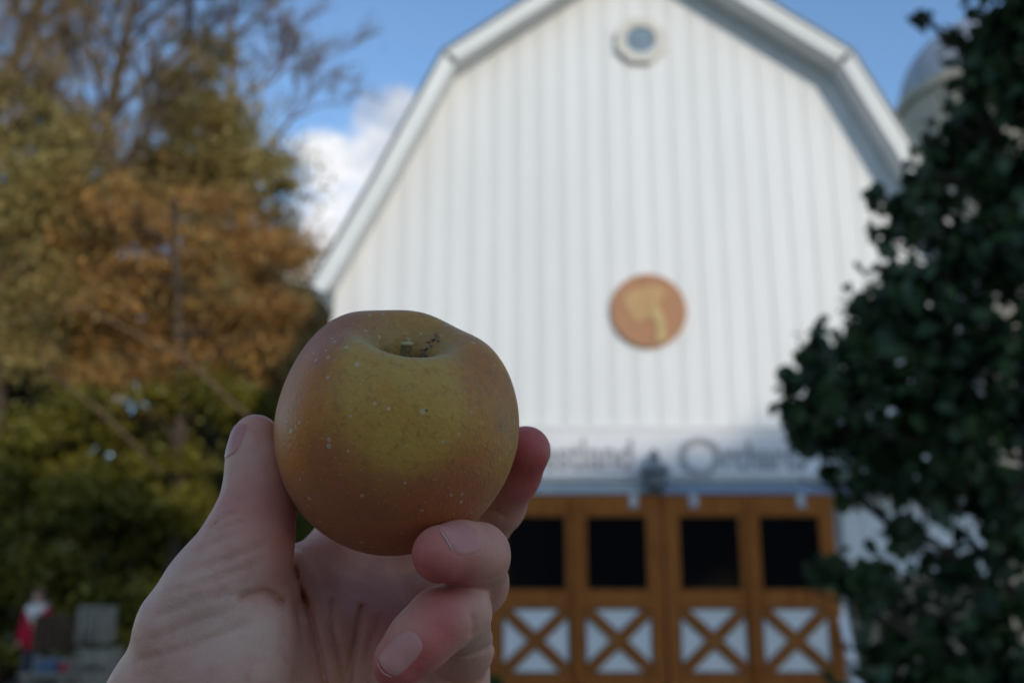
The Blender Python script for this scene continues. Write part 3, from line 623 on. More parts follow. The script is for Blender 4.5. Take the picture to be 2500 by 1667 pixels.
def smooth_np(V, F, it=2, lam=0.5):
    E = np.concatenate([F[:, [0, 1]], F[:, [1, 2]], F[:, [2, 3]], F[:, [3, 0]]])
    for _ in range(it):
        S = np.zeros_like(V); C = np.zeros(len(V))
        for a, b in ((0, 1), (1, 0)):
            np.add.at(S, E[:, a], V[E[:, b]]); np.add.at(C, E[:, a], 1)
        V = V + lam * (S / C[:, None] - V)
    return V
def grid(lo, hi, h):
    ax = [np.arange(lo[i], hi[i] + h, h, dtype=np.float32) for i in range(3)]
    return np.meshgrid(*ax, indexing='ij', sparse=False)

# ------------------------------------------------------------------ hand
mm = 0.001
def cp3(px, py, d): return cpt(px, py, d * mm)
HH = 0.00095
lo = np.array([-0.150, -0.185, 0.236]); hi = np.array([0.022, -0.012, 0.376])
G = grid(lo, hi, HH)
def chain(pts, k=0.003):
    f = None
    for (a, ra), (b, rb) in zip(pts, pts[1:]):
        d = sdcap(G, cp3(*a), cp3(*b), ra * mm, rb * mm); f = d if f is None else smin(f, d, k)
    return f
WR = (690, 2060, 300)
palm = None
for pts in ([((805, 1385, 343), 11), ((765, 1560, 310), 13), ((690, 1800, 298), 16), (WR, 19)],
            [((905, 1410, 349), 11), ((880, 1580, 318), 13), ((780, 1850, 306), 17), (WR, 19)],
            [((1010, 1465, 346), 10.5), ((970, 1620, 317), 13), ((860, 1880, 305), 18), (WR, 19)],
            [((1105, 1600, 325), 11), ((1055, 1720, 311), 15), ((930, 1920, 303), 18), (WR, 20)],
            [((700, 1390, 326), 7), ((790, 1370, 338), 9)],
            [((700, 1400, 322), 8), ((760, 1480, 326), 12)]):
    d = chain(pts, .005); palm = d if palm is None else smin(palm, d, .007)
fore = sdcap(G, cp3(*WR), cp3(600, 2700, 290), .024, .029); palm = smin(palm, fore, .02)
# thenar mound and thumb
then = chain([((600, 1545, 284), 14.5), ((575, 1640, 283), 17.5), ((560, 1790, 286), 21), ((620, 2000, 294), 21)], .008)
then = smin(then, chain([((470, 1580, 289), 15), ((430, 1720, 288), 19), ((520, 1960, 294), 22)], .008), .010)
thumb = chain([((624, 1067, 299), 7.0), ((625, 1112, 298), 7.9), ((630, 1165, 296), 8.9), ((632, 1228, 293), 10.4), ((612, 1300, 290), 11.9), ((592, 1360, 288), 13.6), ((545, 1440, 287), 16.0), ((480, 1540, 287), 17.5)], .004)
hand = smin(palm, then, .014); hand = smin(hand, thumb, .0045)
# web of skin between thumb and index
hand = smin(hand, chain([((690, 1410, 312), 9), ((640, 1440, 298), 11)], .004), .006)
index = chain([((805, 1385, 343), 10.2), ((850, 1270, 349), 9.4), ((890, 1165, 352), 9.4), ((945, 1010, 357), 8.2), ((980, 930, 349), 7.4), ((1010, 880, 338), 6.6)])
midf = chain([((905, 1410, 349), 10.2), ((1060, 1360, 356), 9.6), ((1160, 1320, 353), 9.4), ((1222, 1236, 338), 8.2), ((1258, 1160, 329), 8.0), ((1284, 1100, 323), 8.2)])
ringf = chain([((1010, 1465, 346), 10.0), ((1120, 1470, 322), 9.6), ((1163, 1425, 302), 9.3), ((1166, 1355, 286), 8.9), ((1125, 1347, 278), 8.3), ((1076, 1352, 271), 8.0)], .0035)
litf = chain([((1105, 1640, 322), 10.4), ((1128, 1580, 304), 9.4), ((1122, 1492, 284), 8.8), ((1072, 1516, 277), 8.9), ((1024, 1562, 272), 8.4), ((974, 1616, 269), 7.5)], .003)
hand = smin(hand, index, .004); hand = smin(hand, midf, .003); hand = smin(hand, ringf, .0016)
litbase = chain([((1112, 1650, 320), 11), ((1085, 1780, 306), 16)], .005); hand = smin(hand, litbase, .005)
hand = smin(hand, litf, .0011)
# creases and folds pressed into the skin
Upx = 1250 + G[0] / G[2] * FPX; Vpx = 833.5 - G[1] / G[2] * FPX
def polyd(pts):
    d = None
    for (x0, y0), (x1, y1) in zip(pts, pts[1:]):
        dx, dy = x1 - x0, y1 - y0; t = np.clip(((Upx - x0) * dx + (Vpx - y0) * dy) / (dx * dx + dy * dy), 0, 1)
        q = np.hypot(Upx - x0 - t * dx, Vpx - y0 - t * dy); d = q if d is None else np.minimum(d, q)
    return d
near = G[2]
creased = np.zeros_like(hand)
def crease(pts, depth, wpx, zmin=.2, zmax=.4):
    global hand, creased
    g = np.exp(-(polyd(pts) / wpx) ** 2) * depth * mm * ((near > zmin) & (near < zmax)); hand = hand + g.astype(np.float32); creased = np.maximum(creased, (g / mm).astype(np.float32))
crease([(716, 1385), (738, 1450), (762, 1520), (780, 1590), (796, 1690)], 1.7, 7)
crease([(806, 1465), (812, 1530), (826, 1590), (846, 1690)], 1.5, 6.5)
crease([(882, 1480), (872, 1550), (856, 1620), (848, 1690)], 1.6, 7)
crease([(930, 1500), (905, 1570), (890, 1690)], 1.0, 8)
crease([(725, 1470), (727, 1560), (722, 1700)], 0.8, 16, zmax=.33)
crease([(590, 1462), (640, 1443), (668, 1452), (690, 1472)], 1.9, 9, zmax=.315)
for pts, dp, wd in (([(515, 1290), (545, 1262), (580, 1250)], .8, 5), ([(508, 1310), (545, 1285), (590, 1275)], .75, 5), ([(480, 1345), (530, 1318), (580, 1300)], .65, 6), ([(545, 1235), (575, 1222), (600, 1220)], .65, 4), ([(550, 1215), (580, 1204)], .55, 4),
                    ([(455, 1395), (540, 1370), (640, 1330)], .65, 8), ([(430, 1440), (520, 1415), (640, 1370)], .55, 7), ([(390, 1500), (500, 1460), (600, 1445)], .6, 8), ([(370, 1560), (470, 1520), (590, 1480)], .55, 8), ([(345, 1610), (470, 1575), (600, 1525)], .5, 9),
                    ([(600, 1180), (640, 1195), (690, 1185)], .25, 8)):
    crease(pts, dp, wd, zmax=.312)
crease([(1196, 1238), (1215, 1246), (1232, 1258)], .9, 5, zmin=.322)
crease([(1152, 1505), (1157, 1525), (1150, 1545)], .9, 6, zmax=.292)
crease([(1108, 1600), (1150, 1594), (1190, 1580), (1210, 1565)], 1.1, 6, zmin=.285)
for q_ in ([(1030, 1525), (1062, 1548), (1085, 1580)], [(1042, 1512), (1076, 1535), (1100, 1566)], [(1165, 1285), (1182, 1310), (1186, 1345)], [(1178, 1280), (1198, 1308), (1204, 1340)], [(1070, 1430), (1100, 1424), (1135, 1432)], [(1062, 1445), (1100, 1438), (1140, 1448)], [(400, 1470), (520, 1440), (600, 1420)], [(360, 1580), (450, 1552), (560, 1505)], [(600, 1140), (650, 1150), (685, 1140)], [(595, 1205), (640, 1212), (700, 1200)]): crease(q_, .32, 4.5, zmax=.312)
crease([(1170, 1440), (1200, 1430)], .4, 5, zmax=.31); crease([(1172, 1415), (1212, 1404)], .35, 5, zmax=.31)
V, Q = surface_nets(hand, lo, HH); V = smooth_np(V, Q, 2, .45)
origin = c2w(cp3(640, 1900, 300))
ho = tag(empty('hand', origin), 'bare left hand with palm to the camera gripping the russet apple', 'hand')
Wv = c2w(V)
me = npmesh('skin', Wv, Q)
# flush: blood-red patches of the skin itself (fingertips, knuckles, thumb pad)
fl = np.zeros(len(V)); pale = np.zeros(len(V))
for p, r, a in (((1050, 1370, 268), 9, 1.0), ((1120, 1400, 275), 9, .75), ((1185, 1330, 283), 6, .35), ((960, 1640, 264), 8, 1.0), ((1075, 1545, 268), 8, .75), ((1010, 1610, 266), 6, .5), ((1290, 1090, 318), 13, .9), ((1300, 1180, 325), 10, .6), ((690, 1180, 292), 10, .22), ((690, 1350, 283), 13, .32), ((640, 1010, 297), 8, .3), ((620, 1240, 286), 8, .4), ((940, 1560, 310), 9, .5), ((905, 1480, 320), 10, .3), ((1200, 1420, 300), 7, .3)):
    d = np.linalg.norm(V - cp3(*p), axis=1); fl += a * np.exp(-(d / (r * mm)) ** 2)
for p, r, a in (((640, 1480, 270), 12, .5), ((600, 1600, 265), 26, .6), ((1105, 1435, 275), 8, .9), ((470, 1450, 275), 20, .45), ((1150, 1560, 292), 9, .4), ((620, 1120, 292), 8, .3)):
    d = np.linalg.norm(V - cp3(*p), axis=1); pale += a * np.exp(-(d / (r * mm)) ** 2)
at = me.attributes.new('flush', 'FLOAT', 'POINT'); at.data.foreach_set('value', np.clip(fl * 1.15, 0, 1).astype(np.float32))
at = me.attributes.new('pale', 'FLOAT', 'POINT'); at.data.foreach_set('value', np.clip(pale, 0, 1).astype(np.float32))

_q = np.clip(np.round((V - lo) / HH).astype(int), 0, np.array(hand.shape) - 1)
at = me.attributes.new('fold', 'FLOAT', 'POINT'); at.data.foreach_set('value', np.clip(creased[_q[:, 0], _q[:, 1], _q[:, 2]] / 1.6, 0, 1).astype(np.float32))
def skinmat():
    m = bpy.data.materials.new('skin'); m.use_nodes = True; t = m.node_tree; b = t.nodes['Principled BSDF']; n_ = t.nodes.new; l = t.links.new
    tcn = n_('ShaderNodeTexCoord')
    no = n_('ShaderNodeTexNoise'); no.inputs['Scale'].default_value = 55; no.inputs['Detail'].default_value = 5; l(tcn.outputs['Object'], no.inputs['Vector'])
    r = n_('ShaderNodeValToRGB'); l(no.outputs['Fac'], r.inputs['Fac']); e = r.color_ramp.elements
    e[0].position = .32; e[0].color = (.58, .245, .165, 1); e[1].position = .68; e[1].color = (.70, .37, .25, 1)
    f = n_('ShaderNodeAttribute'); f.attribute_name = 'flush'; p = n_('ShaderNodeAttribute'); p.attribute_name = 'pale'
    def mix(fac, a, c, amt):
        k = n_('ShaderNodeMath'); k.operation = 'MULTIPLY'; l(fac, k.inputs[0]); k.inputs[1].default_value = amt
        x = n_('ShaderNodeMix'); x.data_type = 'RGBA'; l(k.outputs[0], x.inputs['Factor']); l(a, x.inputs[6]); x.inputs[7].default_value = (*c, 1); return x.outputs[2]
    o = mix(p.outputs['Fac'], r.outputs['Color'], (.70, .46, .35), .8)
    o = mix(f.outputs['Fac'], o, (.52, .085, .07), .92)
    nm = n_('ShaderNodeTexNoise'); nm.inputs['Scale'].default_value = 190; nm.inputs['Detail'].default_value = 4; l(tcn.outputs['Object'], nm.inputs['Vector'])
    mr = n_('ShaderNodeMapRange'); l(nm.outputs['Fac'], mr.inputs['Value']); mr.inputs['From Min'].default_value = .5; mr.inputs['From Max'].default_value = .72; o = mix(mr.outputs['Result'], o, (.56, .20, .15), .35)
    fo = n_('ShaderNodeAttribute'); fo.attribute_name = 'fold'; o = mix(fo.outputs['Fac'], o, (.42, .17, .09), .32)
    l(o, b.inputs['Base Color'])
    b.inputs['Roughness'].default_value = .52; b.inputs['Specular IOR Level'].default_value = .35
    b.inputs['Subsurface Weight'].default_value = .12; b.inputs['Subsurface Radius'].default_value = (1, .35, .2); b.inputs['Subsurface Scale'].default_value = .0025
    vo = n_('ShaderNodeTexVoronoi'); vo.inputs['Scale'].default_value = 850; vo.feature = 'DISTANCE_TO_EDGE'; l(tcn.outputs['Object'], vo.inputs['Vector'])
    n2 = n_('ShaderNodeTexNoise'); n2.inputs['Scale'].default_value = 260; n2.inputs['Detail'].default_value = 6; l(tcn.outputs['Object'], n2.inputs['Vector'])
    ad = n_('ShaderNodeMath'); ad.operation = 'MULTIPLY_ADD'; l(vo.outputs['Distance'], ad.inputs[0]); ad.inputs[1].default_value = .45; l(n2.outputs['Fac'], ad.inputs[2])
    bp = n_('ShaderNodeBump'); bp.inputs['Strength'].default_value = .42; bp.inputs['Distance'].default_value = .0006; l(ad.outputs[0], bp.inputs['Height']); l(bp.outputs['Normal'], b.inputs['Normal'])
    return m
SK = skinmat()
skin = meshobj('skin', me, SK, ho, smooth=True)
# nails fitted to the skin
def trilin(P):
    q = (P - lo) / HH; i = np.floor(q).astype(int); i = np.clip(i, 0, np.array(hand.shape) - 2); f = q - i; r = 0
    for a in (0, 1):
        for b in (0, 1):
            for c_ in (0, 1):
                r = r + hand[i[:, 0] + a, i[:, 1] + b, i[:, 2] + c_] * (f[:, 0] if a else 1 - f[:, 0]) * (f[:, 1] if b else 1 - f[:, 1]) * (f[:, 2] if c_ else 1 - f[:, 2])
    return r
NAILM = mat('nail', (.55, .215, .17), .36, .25, [(.62, .27, .22)], 120, coords='Object'); NAILT = mat('nail_edge', (.52, .29, .23), .4, .4, [(.7, .65, .6)], 90)
def nail(p, axis, nrm, ln, wd, tip=True):
    c0 = cp3(*p); ax = np.array(axis, float); ax /= np.linalg.norm(ax); nr = np.array(nrm, float); nr -= ax * (nr @ ax); nr /= np.linalg.norm(nr); bi = np.cross(nr, ax)
    nu, nv = 14, 18; P = []; edge = []
    for i in range(nu):
        for j in range(nv):
            u = -1 + 2 * i / (nu - 1); v = -1 + 2 * j / (nv - 1)
            su = (1 - max(-u, 0) ** 3 * .38 - max(u, 0) ** 4 * .30)        # rounded cuticle and free edge
            P.append(c0 + ax * (u * ln / 2 * (1 - .16 * v * v)) + bi * (v * wd / 2 * su) ); edge.append(max(abs(u), abs(v)))
    P = np.array(P); edge = np.array(edge)
    # slide along the normal until the skin is met
    S = P + nr * .006
    for _ in range(60):
        d = trilin(S); S = S - nr[None] * np.clip(d * .6, -.0006, .0006)[:, None]
    lift = np.where(edge > .97, -.00045, .00025 * (1 - .4 * edge ** 4)); S = S + nr * lift[:, None]
    F = [(i * nv + j, i * nv + j + 1, (i + 1) * nv + j + 1, (i + 1) * nv + j) for i in range(nu - 1) for j in range(nv - 1)]
    me = npmesh('nail', c2w(S), F); o = meshobj('nail', me, NAILM, ho, smooth=True)
    if not tip: return
    bm = bmesh.new(); rim = S.reshape(nu, nv, 3)[-1]; pts = [Vector(c2w(q + nr * .0006 + ax * .0002)) for q in rim[1:-1]]; tube(bm, pts, [.00008 + .00010 * math.sin(math.pi * k / (len(pts) - 1)) for k in range(len(pts))], 6); bmobj('free_edge', bm, NAILT, o, smooth=True)
ta = cp3(622, 1050, 299) - cp3(627, 1130, 297); nail((586, 1076, 296), ta, (-.85, .0, -.52), .0112, .0118, False)
ra = cp3(1076, 1352, 271) - cp3(1145, 1350, 281); nail((1108, 1326, 271), ra, (.15, .60, -.80), .0118, .0118)
la = cp3(978, 1622, 269) - cp3(1055, 1548, 274); nail((980, 1590, 262), la, (-.22, .10, -.97), .0128, .0088)
# knitted cuff further down the forearm, below the picture
bm = bmesh.new(); a0, a1 = c2w(cp3(655, 2290, 296)), c2w(cp3(560, 3600, 285)); ps = [Vector(a0).lerp(Vector(a1), k / 8) for k in range(9)]
tube(bm, ps, [.033, .036, .037, .039, .04, .041, .043, .045, .046], 28); bmobj('sleeve', bm, M['sleeve'], ho, smooth=True)

# ------------------------------------------------------------------ apple
def spline(pts, n):
    P = np.array(pts, float); t = np.linspace(0, len(P) - 1, n); i = np.clip(t.astype(int), 0, len(P) - 2); f = (t - i)[:, None]
    g = lambda k: P[np.clip(k, 0, len(P) - 1)]
    p0, p1, p2, p3 = g(i - 1), g(i), g(i + 1), g(i + 2)
    return .5 * (2 * p1 + (p2 - p0) * f + (2 * p0 - 5 * p1 + 4 * p2 - p3) * f ** 2 + (3 * p1 - p0 - 3 * p2 + p3) * f ** 3)
AR = .0370
prof = spline([(0, .26), (.08, .27), (.125, .37), (.155, .51), (.195, .655), (.275, .765), (.42, .85), (.56, .835), (.71, .735), (.855, .54), (.96, .28), (1.0, .02), (.97, -.24), (.885, -.48), (.76, -.68), (.60, -.84), (.44, -.92), (.30, -.93), (.18, -.88), (.08, -.83), (0, -.82)], 150)
nth = 220; th = np.linspace(0, 2 * np.pi, nth, endpoint=False)
AV = []
for r_, z_ in prof:
    lob = 1 + .018 * np.cos(5 * th + .9) * (0.35 + .65 * max(0, z_)) + .014 * np.cos(2 * th + 1.9) + .012 * np.cos(3 * th + .3)
    zz = z_ + (.011 * np.cos(5 * th + .9) + .026 * np.cos(th - 2.2) + .010 * np.cos(3 * th)) * np.clip((r_ - .12) / .5, 0, 1) * (1 if z_ > 0 else .5)
    AV.append(np.stack([r_ * lob * np.cos(th), r_ * lob * np.sin(th), np.broadcast_to(zz, th.shape)], 1))
AV = np.concatenate(AV) * AR; npz = len(prof)
AF = np.array([(i * nth + j, i * nth + (j + 1) % nth, (i + 1) * nth + (j + 1) % nth, (i + 1) * nth + j) for i in range(npz - 1) for j in range(nth)])[:, ::-1]
# apple axis in camera frame: leaning to the viewer and a little to the right
tl, ln_ = R(24), R(9)
zc = np.array([math.sin(ln_), math.cos(tl) * math.cos(ln_), -math.sin(tl) * math.cos(ln_)]); xc = np.cross([0, 1, 0], zc); xc = np.array([1.0, 0, 0]) - zc * zc[0]; xc /= np.linalg.norm(xc); yc = np.cross(zc, xc)
AC = cp3(968, 1046, 300)
def a2w(P): return c2w(AC + P[:, :1] * xc + P[:, 1:2] * yc + P[:, 2:] * zc)
apple = tag(empty('apple', Vector(c2w(AC))), 'golden brown russet apple with pale specks held up in the hand', 'apple')
me = npmesh('body', a2w(AV), AF)
AVc = AC + AV[:, :1] * xc + AV[:, 1:2] * yc + AV[:, 2:] * zc
def spot(lst, ref):
    o = np.zeros(len(ref))
    for p, r, a in lst:
        u = cp3(*p); u = u / np.linalg.norm(u); tc_ = float(AC @ u); h2 = AR * AR - float(AC @ AC - tc_ * tc_)
        q = u * (tc_ - math.sqrt(max(h2, 0)))
        o += a * np.exp(-(np.linalg.norm(ref - q, axis=1) / (r * mm)) ** 2)
    return np.clip(o, 0, 1).astype(np.float32)
S_ = {'rust': [((700, 990, 285), 12, 1.0), ((690, 1060, 288), 10, .8), ((730, 950, 282), 7, .5)],
      'blush': [((800, 1270, 285), 20, 1.0), ((950, 1330, 290), 24, 1.0), ((1080, 1260, 280), 18, .6), ((720, 1150, 290), 16, .7), ((760, 860, 290), 16, .55), ((860, 800, 310), 18, .5), ((1180, 900, 300), 18, .35)],
      'green': [((960, 940, 263), 13, 1.0), ((1000, 800, 275), 14, .75), ((930, 850, 270), 10, .6), ((1030, 990, 262), 12, .6), ((980, 1060, 262), 16, .45)]}
for k, v in S_.items():
    at = me.attributes.new(k, 'FLOAT', 'POINT'); at.data.foreach_set('value', spot(v, AVc))
at = me.attributes.new('cavity', 'FLOAT', 'POINT'); rr_ = np.hypot(AV[:, 0], AV[:, 1]) / AR
at.data.foreach_set('value', (np.exp(-(rr_ / .42) ** 2) * (AV[:, 2] > 0)).astype(np.float32))
at = me.attributes.new('apos', 'FLOAT_VECTOR', 'POINT'); at.data.foreach_set('vector', (AV / AR).astype(np.float32).ravel())
def applemat():
    m = bpy.data.materials.new('apple_skin'); m.use_nodes = True; t = m.node_tree; b = t.nodes['Principled BSDF']; n_ = t.nodes.new; l = t.links.new
    ap = n_('ShaderNodeAttribute'); ap.attribute_name = 'apos'; P = ap.outputs['Vector']
    def noise(s, d=5, ro=.55):
        x = n_('ShaderNodeTexNoise'); x.inputs['Scale'].default_value = s; x.inputs['Detail'].default_value = d; x.inputs['Roughness'].default_value = ro; l(P, x.inputs['Vector']); return x.outputs['Fac']
    def ramp(f, a, c):
        r = n_('ShaderNodeMapRange'); r.interpolation_type = 'SMOOTHSTEP'; l(f, r.inputs['Value']); r.inputs['From Min'].default_value = a; r.inputs['From Max'].default_value = c; return r.outputs['Result']
    def mul(a, c):
        k = n_('ShaderNodeMath'); k.operation = 'MULTIPLY'; l(a, k.inputs[0])
        if isinstance(c, float): k.inputs[1].default_value = c
        else: l(c, k.inputs[1])
        return k.outputs[0]
    def mix(fac, a, c):
        x = n_('ShaderNodeMix'); x.data_type = 'RGBA'; l(fac, x.inputs['Factor'])
        if isinstance(a, tuple): x.inputs[6].default_value = (*a, 1)
        else: l(a, x.inputs[6])
        x.inputs[7].default_value = (*c, 1); return x.outputs[2]
    def attr(nm):
        x = n_('ShaderNodeAttribute'); x.attribute_name = nm; return x.outputs['Fac']
    def jag(a, amt=.6):                                # break a soft patch up with noise
        k = n_('ShaderNodeMath'); k.operation = 'MULTIPLY_ADD'; l(noise(6, 6, .65), k.inputs[0]); k.inputs[1].default_value = amt; l(a, k.inputs[2]); return ramp(k.outputs[0], .38, .95)
    o = mix(ramp(noise(2.2), .35, .65), (.58, .25, .03), (.52, .20, .045))
    o = mix(mul(ramp(noise(9), .45, .7), .35), o, (.31, .125, .045))
    o = mix(mul(ramp(noise(4.5, 6, .6), .42, .62), .55), o, (.56, .215, .02))
    o = mix(mul(ramp(noise(6.5, 6, .65), .50, .66), .65), o, (.33, .19, .06))
    o = mix(mul(jag(attr('blush')), .8), o, (.42, .11, .05))
    o = mix(mul(jag(attr('green')), .7), o, (.58, .355, .07))
    o = mix(mul(jag(attr('rust'), .9), .85), o, (.56, .16, .005))
    o = mix(mul(attr('cavity'), .7), o, (.33, .27, .10))
    o = mix(mul(ramp(noise(17, 6, .65), .50, .68), .5), o, (.28, .12, .04))          # fine russet mottling
    # lenticels: pale specks in irregular scatter
    vo = n_('ShaderNodeTexVoronoi'); vo.inputs['Scale'].default_value = 9.5; vo.inputs['Randomness'].default_value = 1; l(P, vo.inputs['Vector'])
    sz = n_('ShaderNodeMapRange'); sx = n_('ShaderNodeSeparateColor'); l(vo.outputs['Color'], sx.inputs[0]); l(sx.outputs[0], sz.inputs['Value']); sz.inputs['To Min'].default_value = .06; sz.inputs['To Max'].default_value = .2
    lt = n_('ShaderNodeMath'); lt.operation = 'LESS_THAN'; l(vo.outputs['Distance'], lt.inputs[0]); l(sz.outputs['Result'], lt.inputs[1])
    on = n_('ShaderNodeMath'); on.operation = 'GREATER_THAN'; l(sx.outputs[1], on.inputs[0]); on.inputs[1].default_value = .3
    dots = mul(lt.outputs[0], on.outputs[0])
    o = mix(mul(dots, .55), o, (.54, .48, .34))
    v3 = n_('ShaderNodeTexVoronoi'); v3.inputs['Scale'].default_value = 19; l(P, v3.inputs['Vector'])
    l3 = n_('ShaderNodeMath'); l3.operation = 'LESS_THAN'; l(v3.outputs['Distance'], l3.inputs[0]); l3.inputs[1].default_value = .13
    o = mix(mul(l3.outputs[0], .32), o, (.60, .50, .34))
    v2 = n_('ShaderNodeTexVoronoi'); v2.inputs['Scale'].default_value = 4.3; l(P, v2.inputs['Vector'])
    l2 = n_('ShaderNodeMath'); l2.operation = 'LESS_THAN'; l(v2.outputs['Distance'], l2.inputs[0]); l2.inputs[1].default_value = .045
    o = mix(mul(l2.outputs[0], .7), o, (.07, .03, .03))
    l(o, b.inputs['Base Color'])
    b.inputs['Roughness'].default_value = .42; b.inputs['Specular IOR Level'].default_value = .27
    b.inputs['Sheen Weight'].default_value = .05; b.inputs['Sheen Roughness'].default_value = .5
    b.inputs['Subsurface Weight'].default_value = .06; b.inputs['Subsurface Scale'].default_value = .002
    h = n_('ShaderNodeMath'); h.operation = 'MULTIPLY_ADD'; l(dots, h.inputs[0]); h.inputs[1].default_value = .5; l(noise(30, 6), h.inputs[2])
    bp = n_('ShaderNodeBump'); bp.inputs['Strength'].default_value = .5; bp.inputs['Distance'].default_value = .0006; l(h.outputs[0], bp.inputs['Height']); l(bp.outputs['Normal'], b.inputs['Normal'])
    return m
meshobj('body', me, applemat(), apple, smooth=True)
# short cut stem in the cavity
def al(x, y, z): return Vector(a2w(np.array([[x, y, z]]) * AR)[0])
STEM = mat('stem', (.20, .125, .055), .8, .2, [(.32, .22, .10)], 500, bump=.5, bscale=900); STEMC = mat('stem_cut', (.40, .33, .13), .8, .2, [(.48, .38, .18)], 400)
bm = bmesh.new(); tube(bm, [al(0, 0, .25), al(.006, 0, .45), al(-.004, -.012, .62), al(-.002, -.03, .755)], [.0026, .0017, .00145, .0018], 12); so = bmobj('stem', bm, STEM, apple, smooth=True)
bm = bmesh.new(); tube(bm, [al(-.002, -.03, .75), al(-.003, -.034, .768), al(-.004, -.035, .772)], [.0019, .0020, .0014], 12); bmobj('cut_end', bm, STEMC, so, smooth=True)
# dark dry crumbs caught beside the stem
bm = bmesh.new()
for k in range(80):
    t = random.random(); r_c = .09 + .24 * t ** 1.5; a_c = -.72 + random.gauss(0, .13); z_c = float(np.interp(r_c, prof[:60, 0], prof[:60, 1])); p = al(r_c * math.cos(a_c), r_c * math.sin(a_c), z_c + .006)
    bmesh.ops.create_icosphere(bm, subdivisions=1, radius=random.uniform(.00012, .00042), matrix=Matrix.Translation(p))
dj = bmobj('dry_crumb', bm, mat('crumb', (.10, .085, .085), .7, .3, [(.20, .18, .18)], 500), apple); dj['kind'] = 'stuff'

# ------------------------------------------------------------------ person and wooden bins at the lower left
PX, PY = wp(97, 1450, 16.4).x, 16.4
def sdobj(name, prims, lo_, hi_, h, k, m, parent, smooth=2):
    g = grid(np.array(lo_), np.array(hi_), h); f = None
    global G
    for a, b, r0, r1 in prims:
        d = sdcap(g, a, b, r0, r1); f = d if f is None else smin(f, d, k)
    v, q = surface_nets(f, np.array(lo_), h); v = smooth_np(v, q, smooth, .5)
    return meshobj(name, npmesh(name, v + np.array([PX, PY, 0]), q), m, parent, smooth=True)
person = tag(empty('person', (PX, PY, 0)), 'person in red jacket with white fleece collar standing behind the wooden bins', 'person')
sdobj('body', [((0, 0, 1.52), (0, -.01, 1.62), .062, .085), ((0, -.02, 1.66), (0, .0, 1.68), .095, .098), ((0, -.085, 1.60), (0, -.09, 1.61), .028, .026), ((0, 0, 1.50), (0, 0, 1.4), .06, .09), ((0, 0, 1.40), (0, 0, 1.0), .15, .15), ((-.2, 0, 1.38), (-.25, -.02, 1.1), .05, .042), ((-.25, -.02, 1.1), (-.2, -.2, .92), .04, .03), ((-.2, -.2, .92), (-.17, -.28, .88), .034, .03), ((-.17, -.28, .88), (-.14, -.34, .88), .014, .011), ((-.18, -.28, .86), (-.165, -.345, .85), .013, .011), ((.2, 0, 1.38), (.24, -.04, 1.1), .05, .042), ((.24, -.04, 1.1), (.18, -.24, 1.0), .04, .03), ((.18, -.24, 1.0), (.15, -.31, .99), .034, .03),
     ((-.09, 0, .95), (-.1, 0, .5), .085, .055), ((-.1, 0, .5), (-.1, 0, .1), .055, .04), ((.09, 0, .95), (.1, 0, .5), .085, .055), ((.1, 0, .5), (.1, 0, .1), .055, .04), ((-.1, 0.02, .05), (-.11, -.16, .04), .045, .035), ((.1, 0.02, .05), (.11, -.16, .04), .045, .035), ((.1, 0, 1.63), (.105, .0, 1.65), .018, .02), ((-.1, 0, 1.63), (-.105, .0, 1.65), .018, .02)], (-.42, -.45, -.02), (.42, .3, 1.85), .014, .02, M['pskin'], person)
sdobj('jacket', [((-.10, 0, 1.38), (-.06, 0, .92), .155, .165), ((.10, 0, 1.38), (.06, 0, .92), .155, .165), ((-.2, 0, 1.40), (-.25, -.02, 1.1), .075, .065), ((-.25, -.02, 1.1), (-.205, -.17, .95), .062, .05), ((.2, 0, 1.40), (.24, -.04, 1.1), .075, .065), ((.24, -.04, 1.1), (.19, -.21, 1.015), .062, .05)], (-.45, -.4, .7), (.45, .3, 1.6), .016, .03, M['redcoat'], person)
sdobj('fleece_collar', [((-.11, -.06, 1.46), (.11, -.06, 1.46), .075, .075), ((-.12, .05, 1.49), (.12, .05, 1.49), .075, .075), ((-.13, -.06, 1.44), (0, -.13, 1.33), .08, .085), ((.13, -.06, 1.44), (0, -.13, 1.33), .08, .085)], (-.35, -.35, 1.15), (.35, .25, 1.65), .014, .03, M['scarf'], person)
sdobj('hair', [((0, .03, 1.70), (0, .04, 1.66), .108, .112), ((-.05, .05, 1.6), (.05, .05, 1.6), .085, .085), ((0, -.03, 1.755), (0, .02, 1.75), .055, .07), ((-.075, -.03, 1.70), (-.085, .0, 1.58), .05, .055), ((.075, -.03, 1.70), (.085, .0, 1.58), .05, .055), ((-.04, -.085, 1.725), (.04, -.085, 1.725), .035, .035)], (-.25, -.2, 1.4), (.25, .25, 1.95), .012, .02, M['hair'], person)
sdobj('trousers', [((-.09, 0, .93), (-.1, 0, .5), .105, .08), ((-.1, 0, .5), (-.1, 0, .12), .08, .07), ((.09, 0, .93), (.1, 0, .5), .105, .08), ((.1, 0, .5), (.1, 0, .12), .08, .07)], (-.3, -.2, -.02), (.3, .2, 1.15), .016, .02, M['jeans'], person)

